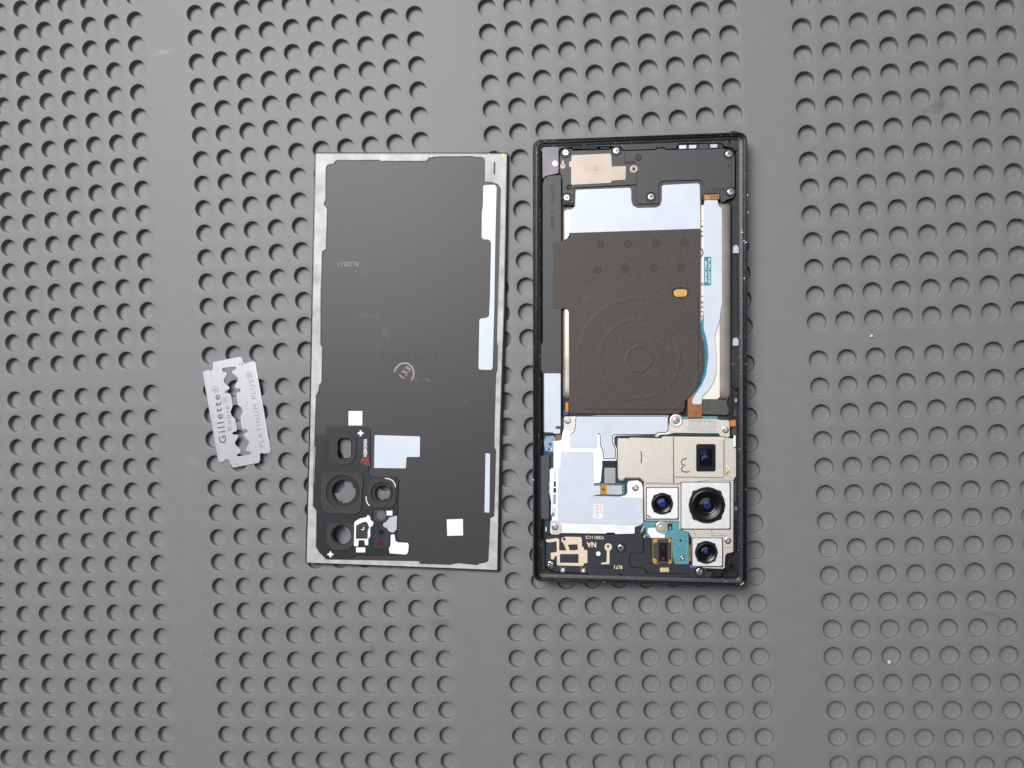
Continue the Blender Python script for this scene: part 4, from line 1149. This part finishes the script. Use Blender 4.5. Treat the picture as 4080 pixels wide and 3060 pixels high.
text('C', 762, 1426, 146, 34, 'B0#5-1', 180, 7.215, 'emboss', AM, bold=.0)
lathe('pin_hole', 'C', 700, 1306, [(21, 7.21), (18, 7.23), (17, 7.22)], 'white', AM, n=18)
lathe('moulding_post', 'C', 257, 1243, [(22, 7.21), (19, 7.32), (11, 7.32), (9, 7.24)], 'plastic_blue', AM, n=18)
lathe('moulding_post', 'C', 965, 1394, [(20, 7.21), (17, 7.32), (10, 7.32), (8, 7.24)], 'plastic_blue', AM, n=18)
lathe('moulding_post', 'C', 924, 1382, [(18, 7.21), (15, 7.24), (12, 7.22)], 'plastic_blue', AM, n=18)
lathe('screw_seat', 'C', 907, 1250, [(50, 7.21), (47, 7.34), (38, 7.34), (34, 7.22)], 'black_matt', AM, n=26)
for x, y in ((375, 1450), (562, 1455)):
    sc = plate('spring_clip', 'C', [(x - 26, y - 24), (x - 14, y - 26), (x - 12, y - 14), (x + 12, y - 14), (x + 14, y - 26), (x + 28, y - 22), (x + 26, y + 14), (x + 20, y + 30), (x - 22, y + 30), (x - 28, y + 12)], 6.8, 7.55, 'screw', PH, r=.15, bev=.15)
    plate('clip_tongue', 'C', rect(x - 10, y - 8, x + 12, y + 18), 7.5, 7.8, 'white', sc, r=.2, bev=.1)
GP = plate('ground_pad', 'C', [(1266, 1434), (1348, 1432), (1352, 1474), (1268, 1476)], 6.8, 7.2, mat('pale_gold', (228, 208, 150), .4, metal=.4), PH, r=.15, bev=.08)
plate('ground_tongue', 'C', rect(1294, 1446, 1334, 1468), 7.2, 7.26, 'champagne', GP, r=.1, bev=.03)
plate('purple_blot', 'C', [(1540, 1405), (1580, 1400), (1586, 1425), (1556, 1440), (1540, 1432)], 6.9, 7.13, mat('violet_ink', (96, 70, 150), .5), PH, r=.2, bev=.02)
# left side strip and springs
plate('rubber_strip', 'C', [(178, 405), (246, 403), (252, 412), (250, 820), (246, 982), (236, 990), (182, 986), (174, 976), (172, 414)], 6.5, 7.5, 'rubber', PH, r=.25, bev=.12)
plate('side_bracket', 'C', [(254, 534), (262, 528), (268, 640), (250, 700), (268, 760), (280, 830), (278, 930), (270, 960), (266, 930), (268, 832), (256, 762), (238, 702), (256, 636)], 6.5, 7.3, 'steel', PH, r=.1, bev=.04)
for q, m_ in (((288, 545, 312, 630), 'liner'), ((290, 640, 312, 690), 'ink'), ((288, 700, 314, 745), 'ink'), ((284, 760, 312, 850), 'grey_chip'), ((282, 884, 312, 918), 'liner'), ((270, 925, 300, 965), 'screw')):
    plate('board_part', 'C', rect(*q), 6.3, 7.13, m_, PH, r=.1, bev=.05)
plate('side_spring', 'C', rect(214, 1062, 228, 1100), 6.5, 7.2, 'liner', PH, r=.1, bev=.05)
plate('thin_flex', 'B', rect(398, 1160, 428, 1248), 5.5, 6.6, mat('orange_fold', (192, 124, 52), .3), PH, r=.2, bev=.15)
plate('battery_flap', 'B', [(380, 1235), (400, 1228), (428, 1252), (426, 1276), (392, 1280), (380, 1262)], 5.5, 6.3, mat('blue_black_film', (64, 72, 112), .25), PH, r=.3, bev=.1)
plate('lower_film', 'B', [(436, 1264), (1365, 1266), (1360, 1288), (480, 1286), (440, 1280)], 5.5, 6.5, mat('dark_blue_film', (40, 42, 54), .3, var=.3), PH, r=.1, bev=.05)


# screws: one mesh, copied
def screw_mesh():
    n = 24
    R = 1.22
    prof = [(R, -.5), (R, 0.05), (R * .95, .16), (R * .8, .26)]
    loops = []
    V, Fc = [], []
    for r, z in prof:
        loops.append(len(V))
        V += [(r * math.cos(2 * math.pi * k / n), r * math.sin(2 * math.pi * k / n), z) for k in range(n)]
    for a, b in zip(loops, loops[1:]):
        for k in range(n):
            Fc.append((a + k, a + (k + 1) % n, b + (k + 1) % n, b + k))
    w_, s_ = .15, .66
    cr = [(w_, w_), (w_, s_), (-w_, s_), (-w_, w_), (-s_, w_), (-s_, -w_), (-w_, -w_), (-w_, -s_), (w_, -s_), (w_, -w_), (s_, -w_), (s_, w_)]
    c0 = len(V)
    V += [(x, y, .3) for x, y in cr]
    c1 = len(V)
    V += [(x * .75, y * .75, -.15) for x, y in cr]
    top = [Vector((V[loops[-1] + k][0], V[loops[-1] + k][1], 0)) for k in range(n)]
    hole = [Vector((x, y, 0)) for x, y in cr][::-1]
    ids = [loops[-1] + k for k in range(n)] + [c0 + k for k in range(12)][::-1]
    for t in tessellate_polygon([top, hole]):
        a, b, c = (ids[k] for k in t)
        va, vb, vc = V[a], V[b], V[c]
        s = (vb[0] - va[0]) * (vc[1] - va[1]) - (vc[0] - va[0]) * (vb[1] - va[1])
        Fc.append((a, b, c) if s > 0 else (a, c, b))
    for k in range(12):
        j = (k + 1) % 12
        Fc.append((c0 + k, c1 + k, c1 + j, c0 + j))
    Fc.append(tuple(c1 + k for k in range(12)))
    me = bpy.data.meshes.new('screw')
    me.from_pydata([(x * MM, y * MM, z * MM) for x, y, z in V], [], Fc)
    me.materials.append(M['screw'])
    return me


SM = screw_mesh()
first = None
for t, x, y, z, seat in (('A', 400, 250, 7.3, 1), ('A', 865, 232, 7.3, 1), ('A', 1898, 260, 7.3, 1), ('A', 412, 662, 7.3, 1), ('A', 1183, 655, 7.3, 1), ('A', 1915, 608, 7.3, 1),
                         ('C', 418, 83, 7.3, 0), ('C', 1417, 83, 7.3, 0), ('C', 1868, 167, 7.15, 0), ('C', 1040, 700, 7.3, 0), ('C', 302, 1060, 7.25, 0),
                         ('C', 1890, 1185, 7.1, 0), ('C', 907, 1250, 7.35, 0), ('C', 262, 1403, 7.3, 1), ('C', 1628, 1470, 7.2, 1)):
    c = at(t, x, y, z)
    if first is None:
        o = first = bpy.data.objects.new('screw', SM)
    else:
        o = first.copy()
    COL.objects.link(o)
    o.parent = PH
    b = base_of(PH)
    o.location = (c.x * MM - b.x, c.y * MM - b.y, z * MM)
    o.rotation_euler = (0, 0, rnd.uniform(0, 1.5))
    if seat:
        lathe('screw_seat', t, x, y, [(50, z - .08), (47, z + .04), (39, z + .05), (35, z - .1), (28, z - .12)], 'black_matt', PH, n=26)

# torn bits of glue along the frame's right edge
for t, x, y, r in (('A', 2025, 990, 16), ('A', 2060, 1075, 14), ('A', 2070, 640, 9), ('A', 2072, 800, 7), ('B', 2040, 20, 8), ('C', 105, 628, 9), ('A', 2040, 1060, 9)):
    V, Fc = [], []
    c = at(t, x, y, ZT)
    k = rad(t, x, y, r, ZT)
    n = 7
    V = [(c.x + k * rnd.uniform(.4, 1.2) * math.cos(6.283 * i / n), c.y + k * rnd.uniform(.4, 1.4) * math.sin(6.283 * i / n), ZT + rnd.uniform(-.1, .35)) for i in range(n)] + [(c.x, c.y, ZT + .4)]
    Fc = [(i, (i + 1) % n, n) for i in range(n)]
    link('glue_scrap', V, Fc, M['clear'] if r > 13 else M['white'], PH)


def glue_residue():
    """crumbs of torn adhesive along the ledges"""
    V, Fc = [], []
    for _ in range(90):
        side = rnd.choice(('right', 'right', 'bottom', 'bottom', 'top', 'left'))
        d = rnd.uniform(2.2, 3.4) if rnd.random() < .75 else rnd.uniform(0.9, 1.3)
        if side in ('right', 'left'):
            x = pc.x + (PW / 2 - d) * (1 if side == 'right' else -1)
            y = pc.y + rnd.uniform(-PHH / 2 + 3, PHH / 2 - 3)
        else:
            y = pc.y + (PHH / 2 - d) * (1 if side == 'top' else -1)
            x = pc.x + rnd.uniform(-PW / 2 + 3, PW / 2 - 3)
        z = ZT - .05 if d < 1.8 else ZL + .1
        r = rnd.choice((.05, .07, .1, .15))
        L = r * rnd.uniform(1, 3.2)
        a = rnd.random() * 6.28
        b = len(V)
        ca, sa = math.cos(a), math.sin(a)
        for q, w_ in ((-L, 0), (0, r), (L, 0), (0, -r)):
            V.append((x + q * ca - w_ * sa, y + q * sa + w_ * ca, z + rnd.uniform(-.03, .05)))
        V.append((x, y, z + r))
        Fc += [(b + k, b + (k + 1) % 4, b + 4) for k in range(4)]
    o = link('glue_residue', V, Fc, M['glue'], PH)
    o['kind'] = 'stuff'


glue_residue()
